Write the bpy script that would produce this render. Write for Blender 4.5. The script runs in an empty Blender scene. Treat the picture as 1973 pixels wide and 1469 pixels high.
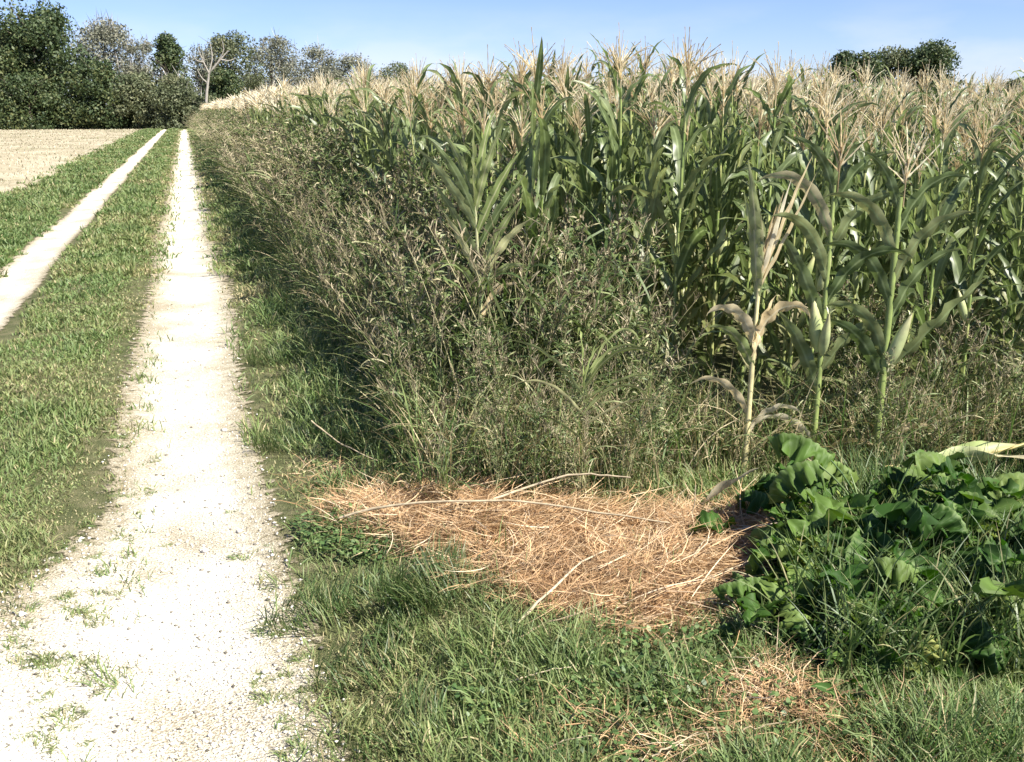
import bpy, math, random
import numpy as np
R = math.radians
rng = np.random.default_rng(7)
random.seed(7)
scene = bpy.context.scene

# ------------------------------------------------------------------ camera
CAM_H, PITCH, YAW, FPX = 1.6, R(15.1), R(17.5), 1936.0
PW, PH = 1973.0, 1469.0
cam_d = bpy.data.cameras.new('camera')
cam_d.sensor_width = 36.0
cam_d.lens = FPX / PW * 36.0
cam_d.clip_start = 0.05
cam_d.clip_end = 6000
cam = bpy.data.objects.new('camera', cam_d)
scene.collection.objects.link(cam)
cam.location = (0, 0, CAM_H)
cam.rotation_euler = (R(90) - PITCH, 0, -YAW)
scene.camera = cam

# ------------------------------------------------------------------ world, sun, exposure
SUN_AZ, SUN_EL = R(142), R(50)          # azimuth clockwise from +Y
world = bpy.data.worlds.new('World')
scene.world = world
world.use_nodes = True
wn, wl = world.node_tree.nodes, world.node_tree.links
wn.clear()
sky = wn.new('ShaderNodeTexSky')
sky.sky_type = 'NISHITA'
sky.sun_disc = False
sky.sun_elevation = SUN_EL
sky.sun_rotation = SUN_AZ
sky.air_density = .85
sky.dust_density = 0.1
sky.ozone_density = 4.0
bg = wn.new('ShaderNodeBackground')
bg.inputs['Strength'].default_value = 0.07
wo = wn.new('ShaderNodeOutputWorld')
# deeper blue clear air, with thin white cloud low over the horizon
tint_ = wn.new('ShaderNodeMix'); tint_.data_type = 'RGBA'; tint_.blend_type = 'MULTIPLY'; tint_.inputs['Factor'].default_value = 1
wl.new(sky.outputs['Color'], tint_.inputs[6]); tint_.inputs[7].default_value = (.76, .76, .98, 1)
wtc = wn.new('ShaderNodeTexCoord')
wmp = wn.new('ShaderNodeMapping'); wmp.inputs['Scale'].default_value = (5, 5, 16)
wl.new(wtc.outputs['Generated'], wmp.inputs['Vector'])
wnz = wn.new('ShaderNodeTexNoise'); wnz.inputs['Scale'].default_value = 1.6; wnz.inputs['Detail'].default_value = 7
wl.new(wmp.outputs[0], wnz.inputs['Vector'])
wsx = wn.new('ShaderNodeSeparateXYZ'); wl.new(wtc.outputs['Generated'], wsx.inputs[0])
wlo = wn.new('ShaderNodeMapRange'); wlo.inputs['From Min'].default_value = .10; wlo.inputs['From Max'].default_value = .015
wlo.inputs['To Min'].default_value = 0; wlo.inputs['To Max'].default_value = 1
wl.new(wsx.outputs[2], wlo.inputs['Value'])
wcm = wn.new('ShaderNodeMapRange'); wcm.inputs['From Min'].default_value = .42; wcm.inputs['From Max'].default_value = .62
wl.new(wnz.outputs[0], wcm.inputs['Value'])
wcm.inputs['To Max'].default_value = .45
wmu = wn.new('ShaderNodeMath'); wmu.operation = 'MULTIPLY'; wl.new(wlo.outputs[0], wmu.inputs[0]); wl.new(wcm.outputs[0], wmu.inputs[1])
wcl = wn.new('ShaderNodeMix'); wcl.data_type = 'RGBA'; wl.new(wmu.outputs[0], wcl.inputs['Factor'])
wl.new(tint_.outputs[2], wcl.inputs[6]); wcl.inputs[7].default_value = (6.5, 6.4, 6.4, 1)
wl.new(wcl.outputs[2], bg.inputs['Color'])
wl.new(bg.outputs['Background'], wo.inputs['Surface'])
sun_d = bpy.data.lights.new('sun', 'SUN')
sun_d.energy = 5.0
sun_d.angle = R(0.53)
sun_d.color = (1.0, 0.95, 0.86)
sun = bpy.data.objects.new('sun', sun_d)
scene.collection.objects.link(sun)
sun.rotation_euler = (R(90) - SUN_EL, 0, math.pi - SUN_AZ)
sun.location = (20, -20, 30)
scene.view_settings.view_transform = 'Standard'
scene.view_settings.look = 'None'
scene.view_settings.gamma = 1.0
scene.view_settings.use_curve_mapping = False
scene.view_settings.exposure = 1.3
scene.cycles.max_bounces = 6
scene.cycles.diffuse_bounces = 3
scene.cycles.glossy_bounces = 2
scene.cycles.transmission_bounces = 3
scene.cycles.transparent_max_bounces = 6

# ------------------------------------------------------------------ layout helpers
def ground(px, py, z=0.0):
    "point of the ground (or z above it) seen at a place of the photograph"
    p = flat(px, py, z)
    for _ in range(3): p = flat(px, py, z + float(hgt(p[0], p[1])))
    p[2] = z
    return p

def flat(px, py, z=0.0):
    a = (px - PW / 2) / FPX
    b = (py - PH / 2) / FPX
    fwd = math.cos(PITCH) - b * math.sin(PITCH)
    down = math.sin(PITCH) + b * math.cos(PITCH)
    t = (CAM_H - z) / down
    u, v = fwd * t, a * t
    return np.array([v * math.cos(YAW) + u * math.sin(YAW), u * math.cos(YAW) - v * math.sin(YAW), z])

def at(px, py, dist):
    "point at a horizontal distance along a line of sight"
    a = (px - PW / 2) / FPX
    b = (py - PH / 2) / FPX
    fwd = math.cos(PITCH) - b * math.sin(PITCH)
    down = math.sin(PITCH) + b * math.cos(PITCH)
    t = dist / fwd
    u, v = dist, a * t
    return np.array([v * math.cos(YAW) + u * math.sin(YAW), u * math.cos(YAW) - v * math.sin(YAW), CAM_H - down * t])

def uv_of(x, y):
    return x * math.sin(YAW) + y * math.cos(YAW), x * math.cos(YAW) - y * math.sin(YAW)

def xy_of(u, v):
    return v * math.cos(YAW) + u * math.sin(YAW), u * math.cos(YAW) - v * math.sin(YAW)

def seen(x, y, z=0.0, m=0.34):
    u, v = uv_of(x, y)
    dep = u * math.cos(PITCH) + (CAM_H - z) * math.sin(PITCH)
    dn = -u * math.sin(PITCH) + (CAM_H - z) * math.cos(PITCH)
    sx = v / np.maximum(dep, .01) * FPX / PW
    sy = dn / np.maximum(dep, .01) * FPX / PH
    return (dep > .3) & (np.abs(sx) < .5 + m) & (sy < .5 + m * 1.5)

def sstep(a, b, x):
    t = np.clip((x - a) / (b - a), 0, 1)
    return t * t * (3 - 2 * t)

def hgt(x, y):
    x = np.asarray(x, float); y = np.asarray(y, float)
    h = .018 * np.sin(x * 2.1 + 1.3 * np.sin(y * .9)) * np.sin(y * 1.7 + .6) + .01 * np.sin(x * 5.3 + y * 3.1)
    h = h * (1 - sstep(20, 60, y))
    rut = np.exp(-((x + .09) / .3) ** 2) + np.exp(-((x + 1.7) / .25) ** 2)
    h = h * (1 - .8 * np.clip(rut, 0, 1)) - .035 * rut
    h = h + .03 * np.exp(-((x + .95) / .35) ** 2)
    h = h + .07 * sstep(.35, 1.0, x)
    h = h - 5.0 * sstep(84, 260, y)
    return h

def inside(poly, x, y):
    poly = np.asarray(poly)
    c = np.zeros(len(x), bool)
    j = len(poly) - 1
    for i in range(len(poly)):
        xi, yi = poly[i][:2]; xj, yj = poly[j][:2]
        hit = ((yi > y) != (yj > y)) & (x < (xj - xi) * (y - yi) / (yj - yi + 1e-12) + xi)
        c ^= hit
        j = i
    return c

def vnoise(x, y, s, seed=0):
    "cheap value noise, 0..1"
    x = np.asarray(x) / s + 1000.5 + seed * 17.3; y = np.asarray(y) / s + 1000.5 + seed * 9.7
    xi, yi = np.floor(x).astype(np.int64), np.floor(y).astype(np.int64)
    fx, fy = x - xi, y - yi
    fx = fx * fx * (3 - 2 * fx); fy = fy * fy * (3 - 2 * fy)
    def h(a, b):
        n = (a * 374761393 + b * 668265263 + seed * 1442695) & 0x7fffffff
        n = ((n ^ (n >> 13)) * 1274126177) & 0x7fffffff
        return ((n ^ (n >> 16)) & 0xffff) / 65535.0
    return (h(xi, yi) * (1 - fx) + h(xi + 1, yi) * fx) * (1 - fy) + (h(xi, yi + 1) * (1 - fx) + h(xi + 1, yi + 1) * fx) * fy

# ------------------------------------------------------------------ mesh helpers
class Geo:
    "verts, faces of 3 or 4 corners and a tint (r random, g along, b across, a extra) per vertex"
    def __init__(s): s.V, s.F, s.T, s.n = [], [], [], 0
    def add(s, V, F, T=None):
        V = np.asarray(V, float).reshape(-1, 3)
        if T is None: T = np.tile([.5, 0, 0, 1.], (len(V), 1))
        s.V.append(V); s.T.append(np.asarray(T, float).reshape(-1, 4)); s.F.append(np.asarray(F) + s.n); s.n += len(V)
        return s
    def merged(s):
        fs = {}
        for f in s.F: fs.setdefault(f.shape[1], []).append(f)
        return np.concatenate(s.V), {k: np.concatenate(v) for k, v in fs.items()}, np.concatenate(s.T)

def to_mesh(name, V, FD, T, mats, smooth=True):
    me = bpy.data.meshes.new(name)
    me.vertices.add(len(V))
    me.vertices.foreach_set('co', np.ascontiguousarray(V, np.float32).ravel())
    loops, tot = [], []
    for k, f in FD.items():
        loops.append(f.ravel()); tot.append(np.full(len(f), k))
    loops = np.concatenate(loops).astype(np.int32); tot = np.concatenate(tot).astype(np.int32)
    start = np.concatenate([[0], np.cumsum(tot)[:-1]]).astype(np.int32)
    me.loops.add(len(loops)); me.loops.foreach_set('vertex_index', loops)
    me.polygons.add(len(tot)); me.polygons.foreach_set('loop_start', start); me.polygons.foreach_set('loop_total', tot)
    if smooth: me.polygons.foreach_set('use_smooth', np.ones(len(tot), bool))
    at_ = me.attributes.new('tint', 'FLOAT_COLOR', 'POINT')
    at_.data.foreach_set('color', np.ascontiguousarray(T, np.float32).ravel())
    me.update(calc_edges=True)
    for m in (mats if isinstance(mats, (list, tuple)) else [mats]): me.materials.append(m)
    return me

def obj(name, geo, mat, parent=None, loc=None, smooth=True):
    me = geo if isinstance(geo, bpy.types.Mesh) else to_mesh(name, *geo.merged(), mat, smooth)
    o = bpy.data.objects.new(name, me)
    scene.collection.objects.link(o)
    if parent is not None: o.parent = parent
    if loc is not None: o.location = loc
    return o

def tag(o, label=None, cat=None, group=None, kind=None):
    if label: o['label'] = label
    if cat: o['category'] = cat
    if group: o['group'] = group
    if kind: o['kind'] = kind
    return o

def thing(name, label, cat, loc, rz=0, group=None, scale=1):
    o = bpy.data.objects.new(name, None)
    o.empty_display_size = .05
    scene.collection.objects.link(o)
    o.location = loc; o.rotation_euler = (0, 0, rz); o.scale = (scale,) * 3
    return tag(o, label, cat, group)

def ribbons(base, az, lean, bend, L, W, K=4, prof=None, cols=2, fold=0., wave=0., roll=None, rnd=None, azb=None, pw=1.3, wf=9.):
    base = np.atleast_2d(base); N = len(base)
    f = lambda a: np.broadcast_to(np.asarray(a, float), (N,))
    az, lean, bend, L, W = map(f, (az, lean, bend, L, W))
    roll = f(0 if roll is None else roll); azb = f(0 if azb is None else azb)
    t = np.linspace(0, 1, K + 1)
    if prof is None: prof = np.minimum(1, 1.9 * (1 - t) ** .75) * np.minimum(1, .55 + 2 * t)
    a = lean[:, None] + bend[:, None] * t[None] ** pw
    A = az[:, None] + azb[:, None] * t[None]
    tan = np.stack([np.sin(a) * np.sin(A), np.sin(a) * np.cos(A), np.cos(a)], -1)
    mid = (tan[:, 1:] + tan[:, :-1]) * .5
    P = np.concatenate([np.zeros((N, 1, 3)), np.cumsum(mid * (L / K)[:, None, None], 1)], 1) + base[:, None]
    S = np.stack([np.cos(A), -np.sin(A), np.zeros_like(A)], -1)
    n = np.cross(S, tan)
    rr = roll[:, None, None]
    S2 = S * np.cos(rr) + n * np.sin(rr); n2 = n * np.cos(rr) - S * np.sin(rr)
    w = (W[:, None] * prof[None] * .5)[..., None]
    ph = rng.uniform(0, 6.28, N)[:, None]
    wl_, wr_ = np.sin(ph + t[None] * wf)[..., None] * wave, np.sin(ph * 1.7 + t[None] * wf * 1.2 + 1)[..., None] * wave
    left, right = P - S2 * w + n2 * w * wl_ * 2, P + S2 * w + n2 * w * wr_ * 2
    if cols == 3:
        M = P - n2 * w * fold
        V = np.stack([left, M, right], 2)
        ac = np.array([1., 0, 1.])
    else:
        V = np.stack([left, right], 2); ac = np.array([1., 1.])
    C = V.shape[2]
    idx = np.arange(N * (K + 1) * C).reshape(N, K + 1, C)
    F = np.stack([idx[:, :-1, :-1], idx[:, :-1, 1:], idx[:, 1:, 1:], idx[:, 1:, :-1]], -1).reshape(-1, 4)
    rnd = rng.random(N) if rnd is None else f(rnd)
    T = np.zeros((N, K + 1, C, 4))
    T[..., 0] = rnd[:, None, None]; T[..., 1] = t[None, :, None]; T[..., 2] = ac; T[..., 3] = 1
    return V.reshape(-1, 3), F, T.reshape(-1, 4)

def tubes(P, rad, S=5, rnd=None):
    P = np.asarray(P, float)
    if P.ndim == 2: P = P[None]
    N, K, _ = P.shape
    rad = np.broadcast_to(np.asarray(rad, float), (N, K))
    tan = np.gradient(P, axis=1)
    tan /= np.linalg.norm(tan, axis=-1, keepdims=True) + 1e-9
    ref = np.where(np.abs(tan[..., 2:3]) > .8, np.array([1., 0, 0]), np.array([0, 0, 1.]))
    a = np.cross(tan, ref); a /= np.linalg.norm(a, axis=-1, keepdims=True) + 1e-9
    b = np.cross(tan, a)
    th = np.arange(S) / S * 2 * np.pi
    V = P[:, :, None] + rad[..., None, None] * (a[:, :, None] * np.cos(th)[None, None, :, None] + b[:, :, None] * np.sin(th)[None, None, :, None])
    idx = np.arange(N * K * S).reshape(N, K, S)
    nx = np.roll(idx, -1, axis=2)
    F = np.stack([idx[:, :-1], nx[:, :-1], nx[:, 1:], idx[:, 1:]], -1).reshape(-1, 4)
    T = np.zeros((N, K, S, 4)); T[..., 3] = 1
    T[..., 0] = (rng.random(N) if rnd is None else np.broadcast_to(rnd, (N,)))[:, None, None]
    T[..., 1] = np.linspace(0, 1, K)[None, :, None]
    return V.reshape(-1, 3), F, T.reshape(-1, 4)

def scatter(tpl, pos, rz, sc, lean=None, tjit=.25):
    "merge copies of a template (V,FD,T)"
    V, FD, T = tpl
    n, M = len(pos), len(V)
    sc = np.asarray(sc, float)
    if sc.ndim == 1: sc = np.stack([sc] * 3, -1)
    c, s = np.cos(rz)[:, None], np.sin(rz)[:, None]
    v = V[None] * sc[:, None]
    if lean is not None:
        v = v.copy(); v[..., 0] += v[..., 2] * lean[:, :1]; v[..., 1] += v[..., 2] * lean[:, 1:2]
    x = v[..., 0] * c - v[..., 1] * s; y = v[..., 0] * s + v[..., 1] * c
    out = np.stack([x, y, v[..., 2]], -1) + pos[:, None]
    TT = np.tile(T[None], (n, 1, 1))
    TT[..., 0] = np.clip(TT[..., 0] + rng.uniform(-tjit, tjit, n)[:, None], 0, 1)
    off = (np.arange(n) * M)[:, None, None]
    return out.reshape(-1, 3), {k: (f[None] + off).reshape(-1, k) for k, f in FD.items()}, TT.reshape(-1, 4)

def add_s(g, s):
    V, FD, T = s
    base = g.n
    first = True
    for k, f in FD.items():
        if first: g.add(V, f, T); first = False
        else: g.F.append(f + base)

# ------------------------------------------------------------------ materials
def new_mat(name):
    m = bpy.data.materials.new(name); m.use_nodes = True
    m.node_tree.nodes.clear()
    return m, m.node_tree.nodes, m.node_tree.links

def ramp(N, stops):
    r = N.new('ShaderNodeValToRGB')
    e = r.color_ramp.elements
    while len(e) < len(stops): e.new(.5)
    for i, (p, c) in enumerate(stops):
        e[i].position = p; e[i].color = (*c, 1)
    return r

def leaf_mat(name, stops, rough=.5, trans=.3, rib=None, tip=None, spec=.4, objvar=.0, tipfrom=.55, streak=0.):
    m, N, L = new_mat(name)
    at_ = N.new('ShaderNodeAttribute'); at_.attribute_name = 'tint'
    sp = N.new('ShaderNodeSeparateColor'); L.new(at_.outputs['Color'], sp.inputs[0])
    fac = sp.outputs[0]
    if objvar:
        oi = N.new('ShaderNodeObjectInfo')
        a1 = N.new('ShaderNodeMath'); a1.operation = 'MULTIPLY_ADD'
        L.new(oi.outputs['Random'], a1.inputs[0]); a1.inputs[1].default_value = objvar
        L.new(fac, a1.inputs[2])
        a2 = N.new('ShaderNodeMath'); a2.operation = 'SUBTRACT'; a2.use_clamp = True
        L.new(a1.outputs[0], a2.inputs[0]); a2.inputs[1].default_value = objvar / 2
        fac = a2.outputs[0]
    rp = ramp(N, stops); L.new(fac, rp.inputs[0])
    col = rp.outputs[0]
    if tip:
        mr = N.new('ShaderNodeMapRange'); mr.inputs['From Min'].default_value = tipfrom; mr.inputs['From Max'].default_value = 1.05
        L.new(sp.outputs[1], mr.inputs['Value'])
        mx = N.new('ShaderNodeMix'); mx.data_type = 'RGBA'
        L.new(mr.outputs[0], mx.inputs['Factor']); L.new(col, mx.inputs[6]); mx.inputs[7].default_value = (*tip, 1)
        col = mx.outputs[2]
    if rib:
        mr = N.new('ShaderNodeMapRange'); mr.inputs['From Min'].default_value = .0; mr.inputs['From Max'].default_value = .25
        mr.inputs['To Min'].default_value = 1; mr.inputs['To Max'].default_value = 0
        L.new(sp.outputs[2], mr.inputs['Value'])
        mx = N.new('ShaderNodeMix'); mx.data_type = 'RGBA'
        L.new(mr.outputs[0], mx.inputs['Factor']); L.new(col, mx.inputs[6]); mx.inputs[7].default_value = (*rib, 1)
        col = mx.outputs[2]
    tc = N.new('ShaderNodeTexCoord')
    nz = N.new('ShaderNodeTexNoise'); nz.inputs['Scale'].default_value = 14 if not streak else streak
    L.new(tc.outputs['Object'], nz.inputs['Vector'])
    hv = N.new('ShaderNodeHueSaturation')
    mr = N.new('ShaderNodeMapRange'); mr.inputs['From Min'].default_value = .3; mr.inputs['From Max'].default_value = .7
    mr.inputs['To Min'].default_value = .72; mr.inputs['To Max'].default_value = 1.3
    L.new(nz.outputs[0], mr.inputs['Value']); L.new(mr.outputs[0], hv.inputs['Value']); L.new(col, hv.inputs['Color'])
    col = hv.outputs[0]
    b = N.new('ShaderNodeBsdfPrincipled')
    b.inputs['Roughness'].default_value = rough
    b.inputs['Specular IOR Level'].default_value = spec
    L.new(col, b.inputs['Base Color'])
    out = N.new('ShaderNodeOutputMaterial')
    if trans:
        tr = N.new('ShaderNodeBsdfTranslucent')
        hs = N.new('ShaderNodeHueSaturation'); hs.inputs['Saturation'].default_value = 1.15; hs.inputs['Value'].default_value = 1.25
        L.new(col, hs.inputs['Color']); L.new(hs.outputs[0], tr.inputs['Color'])
        ms = N.new('ShaderNodeMixShader'); ms.inputs[0].default_value = trans
        L.new(b.outputs[0], ms.inputs[1]); L.new(tr.outputs[0], ms.inputs[2]); L.new(ms.outputs[0], out.inputs[0])
    else:
        L.new(b.outputs[0], out.inputs[0])
    return m

def soil_mat(name, stops, scale=6., fine=60., rough=.95, bump=.4, alpha=None):
    m, N, L = new_mat(name)
    tc = N.new('ShaderNodeTexCoord')
    n1 = N.new('ShaderNodeTexNoise'); n1.inputs['Scale'].default_value = scale; n1.inputs['Detail'].default_value = 6
    n2 = N.new('ShaderNodeTexNoise'); n2.inputs['Scale'].default_value = fine; n2.inputs['Detail'].default_value = 4
    L.new(tc.outputs['Object'], n1.inputs['Vector']); L.new(tc.outputs['Object'], n2.inputs['Vector'])
    ad = N.new('ShaderNodeMath'); ad.operation = 'ADD'
    L.new(n1.outputs[0], ad.inputs[0]); L.new(n2.outputs[0], ad.inputs[1])
    mu = N.new('ShaderNodeMapRange'); mu.inputs['From Min'].default_value = .7; mu.inputs['From Max'].default_value = 1.3
    L.new(ad.outputs[0], mu.inputs['Value'])
    rp = ramp(N, stops); L.new(mu.outputs[0], rp.inputs[0])
    b = N.new('ShaderNodeBsdfPrincipled'); b.inputs['Roughness'].default_value = rough; b.inputs['Specular IOR Level'].default_value = .15
    L.new(rp.outputs[0], b.inputs['Base Color'])
    bp = N.new('ShaderNodeBump'); bp.inputs['Strength'].default_value = bump; bp.inputs['Distance'].default_value = .02
    L.new(n2.outputs[0], bp.inputs['Height']); L.new(bp.outputs[0], b.inputs['Normal'])
    out = N.new('ShaderNodeOutputMaterial')
    if alpha:
        # ragged worn edge: the tint's first channel holds how firmly gravel lies here
        at_ = N.new('ShaderNodeAttribute'); at_.attribute_name = 'tint'
        sp = N.new('ShaderNodeSeparateColor'); L.new(at_.outputs['Color'], sp.inputs[0])
        n3 = N.new('ShaderNodeTexNoise'); n3.inputs['Scale'].default_value = alpha; n3.inputs['Detail'].default_value = 8; n3.inputs['Roughness'].default_value = .7
        L.new(tc.outputs['Object'], n3.inputs['Vector'])
        a = N.new('ShaderNodeMath'); a.operation = 'SUBTRACT'; L.new(sp.outputs[0], a.inputs[0]); L.new(n3.outputs[0], a.inputs[1])
        mr = N.new('ShaderNodeMapRange'); mr.inputs['From Min'].default_value = -.03; mr.inputs['From Max'].default_value = .05
        L.new(a.outputs[0], mr.inputs['Value'])
        L.new(mr.outputs[0], b.inputs['Alpha'])
        # the worn middle is bare pale stone, the shoulders are mixed with sandy earth
        m2 = N.new('ShaderNodeMapRange'); m2.inputs['From Min'].default_value = .05; m2.inputs['From Max'].default_value = .50
        L.new(a.outputs[0], m2.inputs['Value'])
        mx = N.new('ShaderNodeMix'); mx.data_type = 'RGBA'
        r2 = ramp(N, [(.3, (.15, .13, .07)), (.5, (.34, .29, .19)), (.7, (.52, .46, .34))]); L.new(n2.outputs[0], r2.inputs[0])
        L.new(m2.outputs[0], mx.inputs['Factor']); L.new(r2.outputs[0], mx.inputs[6]); L.new(rp.outputs[0], mx.inputs[7])
        L.new(mx.outputs[2], b.inputs['Base Color'])
    L.new(b.outputs[0], out.inputs[0])
    return m

M = {}
M['earth'] = soil_mat('earth', [(0, (.055, .070, .026)), (.5, (.12, .13, .055)), (1, (.24, .21, .12))], scale=9, fine=170, bump=1.)
M['gravel'] = soil_mat('gravel', [(0, (.31, .26, .18)), (.25, (.51, .455, .34)), (.5, (.66, .61, .49)), (1, (.80, .76, .65))], scale=2.2, fine=130, bump=.9, alpha=14)
M['stubble_earth'] = soil_mat('stubble_earth', [(0, (.18, .165, .09)), (.5, (.33, .285, .19)), (1, (.45, .40, .29))], scale=.35, fine=5)
M['field_soil'] = soil_mat('field_soil', [(0, (.07, .05, .03)), (.5, (.13, .10, .06)), (1, (.25, .19, .12))])
M['grass'] = leaf_mat('grass', [(0, (.066, .130, .036)), (.45, (.122, .192, .058)), (.75, (.20, .245, .088)), (.93, (.26, .24, .11)), (1, (.44, .37, .21))], rough=.55, trans=.3, tip=(.20, .23, .085))
M['bright_grass'] = leaf_mat('bright_grass', [(0, (.06, .112, .034)), (.6, (.115, .165, .056)), (.9, (.19, .22, .09)), (1, (.36, .32, .17))], rough=.45, trans=.35)
M['dry_grass'] = leaf_mat('dry_grass', [(0, (.24, .19, .10)), (.5, (.40, .33, .18)), (1, (.60, .50, .32))], rough=.7, trans=.25)
M['stubble'] = leaf_mat('stubble', [(0, (.14, .155, .07)), (.4, (.29, .26, .165)), (1, (.47, .42, .31))], rough=.8, trans=.1)
M['straw'] = leaf_mat('straw', [(0, (.15, .085, .04)), (.35, (.35, .21, .10)), (.75, (.54, .375, .205)), (1, (.68, .57, .40))], rough=.6, trans=.15)
M['pale_stem'] = leaf_mat('pale_stem', [(0, (.27, .215, .13)), (1, (.46, .385, .26))], rough=.8, trans=0, streak=40)
M['corn_leaf'] = leaf_mat('corn_leaf', [(0, (.088, .125, .044)), (.5, (.145, .185, .072)), (.85, (.23, .25, .11)), (1, (.42, .38, .22))], rough=.42, trans=.38, rib=(.26, .32, .15), spec=.55, objvar=.3, tip=(.19, .20, .09), tipfrom=.8)
M['corn_leaf_pale'] = leaf_mat('corn_leaf_pale', [(0, (.17, .22, .07)), (.5, (.26, .31, .12)), (1, (.42, .40, .21))], rough=.4, trans=.3, rib=(.45, .45, .25))
M['corn_leaf_dry'] = leaf_mat('corn_leaf_dry', [(0, (.46, .33, .16)), (.5, (.60, .50, .30)), (1, (.76, .69, .50))], rough=.6, trans=.35, rib=(.7, .62, .42))
M['corn_stalk'] = leaf_mat('corn_stalk', [(0, (.15, .21, .06)), (.6, (.25, .30, .10)), (1, (.36, .36, .15))], rough=.4, trans=0, objvar=.3)
M['corn_stalk_dry'] = leaf_mat('corn_stalk_dry', [(0, (.42, .34, .14)), (.6, (.50, .44, .22)), (1, (.58, .54, .30))], rough=.5, trans=0)
M['husk'] = leaf_mat('husk', [(0, (.30, .37, .13)), (1, (.50, .53, .28))], rough=.45, trans=.1, tip=(.5, .45, .25))
M['tassel'] = leaf_mat('tassel', [(0, (.34, .26, .14)), (.5, (.58, .48, .30)), (1, (.80, .73, .55))], rough=.7, trans=.4, objvar=.5)
M['weed_leaf'] = leaf_mat('weed_leaf', [(0, (.060, .100, .030)), (.5, (.115, .160, .052)), (.85, (.20, .235, .095)), (1, (.42, .38, .22))], rough=.55, trans=.3, objvar=.45)
M['weed_stem'] = leaf_mat('weed_stem', [(0, (.12, .12, .05)), (.5, (.21, .21, .095)), (1, (.42, .38, .22))], rough=.6, trans=0, objvar=.4)
M['seed_head'] = leaf_mat('seed_head', [(0, (.10, .08, .045)), (.5, (.20, .165, .10)), (1, (.42, .36, .24))], rough=.8, trans=.15, objvar=.6)
M['big_leaf'] = leaf_mat('big_leaf', [(0, (.024, .066, .010)), (.6, (.058, .120, .018)), (.95, (.15, .21, .05)), (1, (.30, .30, .09))], rough=.6, trans=.32, rib=(.16, .23, .08), spec=.25, streak=9)
M['clover'] = leaf_mat('clover', [(0, (.060, .115, .034)), (.6, (.11, .175, .055)), (1, (.19, .25, .095))], rough=.45, trans=.3)
M['bark'] = leaf_mat('bark', [(0, (.08, .065, .05)), (1, (.16, .13, .10))], rough=.9, trans=0)
M['pale_bark'] = leaf_mat('pale_bark', [(0, (.30, .27, .23)), (1, (.44, .41, .36))], rough=.8, trans=0)
M['twig'] = leaf_mat('twig', [(0, (.22, .20, .17)), (1, (.38, .35, .30))], rough=.9, trans=0)
M['crown_dark'] = leaf_mat('crown_dark', [(0, (.032, .055, .020)), (.5, (.060, .090, .032)), (1, (.14, .15, .055))], rough=.6, trans=.2)
M['crown_green'] = leaf_mat('crown_green', [(0, (.065, .082, .038)), (.5, (.12, .14, .068)), (1, (.21, .21, .11))], rough=.6, trans=.25)
M['crown_grey'] = leaf_mat('crown_grey', [(0, (.12, .13, .088)), (.5, (.20, .205, .145)), (1, (.32, .31, .23))], rough=.7, trans=.25)
M['pebble'] = leaf_mat('pebble', [(0, (.08, .07, .055)), (.3, (.24, .22, .18)), (.5, (.46, .43, .36)), (1, (.74, .71, .64))], rough=.9, trans=0)

# ------------------------------------------------------------------ ground sheets
def axis(lo, mid0, mid1, hi, step, grow=1.22):
    a = list(np.arange(mid0, mid1 + 1e-6, step))
    s, v = step, a[-1]
    while v < hi: s *= grow; v += s; a.append(v)
    s, v = step, a[0]
    while v > lo: s *= grow; v -= s; a.insert(0, v)
    return np.array(a)
XS = axis(-1200, -3.6, 5.4, 1200, .09)
YS = axis(-60, -1.0, 11, 1500, .09, 1.07)

def sheet(name, x0, x1, y0, y1, dz, mat, tfun=None):
    ix = np.where((XS >= x0 - 1e-6) & (XS <= x1 + 1e-6))[0]; iy = np.where((YS >= y0 - 1e-6) & (YS <= y1 + 1e-6))[0]
    X, Y = np.meshgrid(XS[ix], YS[iy], indexing='ij')
    Z = hgt(X, Y) + dz
    V = np.stack([X, Y, Z], -1).reshape(-1, 3)
    I = np.arange(len(V)).reshape(X.shape)
    F = np.stack([I[:-1, :-1], I[1:, :-1], I[1:, 1:], I[:-1, 1:]], -1).reshape(-1, 4)
    T = np.zeros((len(V), 4)); T[:, 3] = 1
    if tfun is not None: T[:, 0] = tfun(V[:, 0], V[:, 1])
    g = Geo().add(V, F, T)
    return tag(obj(name, g, mat), kind='structure')

sheet('ground', -2000, 2000, -100, 2000, 0, M['earth'])

def rut_mask(cx, hw, fade, widen=0, farw=0):
    def f(x, y):
        c = cx + .03 * np.sin(y * .8)
        l = widen * (1 - sstep(2.6, 4.4, y))
        w_ = hw + farw * sstep(4, 9, y)
        d = np.where(x < c, np.maximum(0, (c - x) - w_ - l), np.maximum(0, (x - c) - w_))
        return np.clip(1.05 - d / fade, 0, 1.05)
    return f
sheet('gravel_rut', -1.25, .9, -1, 125, .006, M['gravel'], rut_mask(-.10, .09, .44, .5, .03))
sheet('gravel_rut', -2.35, -1.15, -1, 125, .010, M['gravel'], rut_mask(-1.70, .11, .24))
sheet('stubble_field', -2000, -3.2, -60, 112, .006, M['stubble_earth'])
bpy.data.objects['gravel_rut']['label'] = 'wide white gravel wheel rut running from the foreground'
bpy.data.objects['gravel_rut.001']['label'] = 'narrow white gravel wheel rut on the far left'

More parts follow.
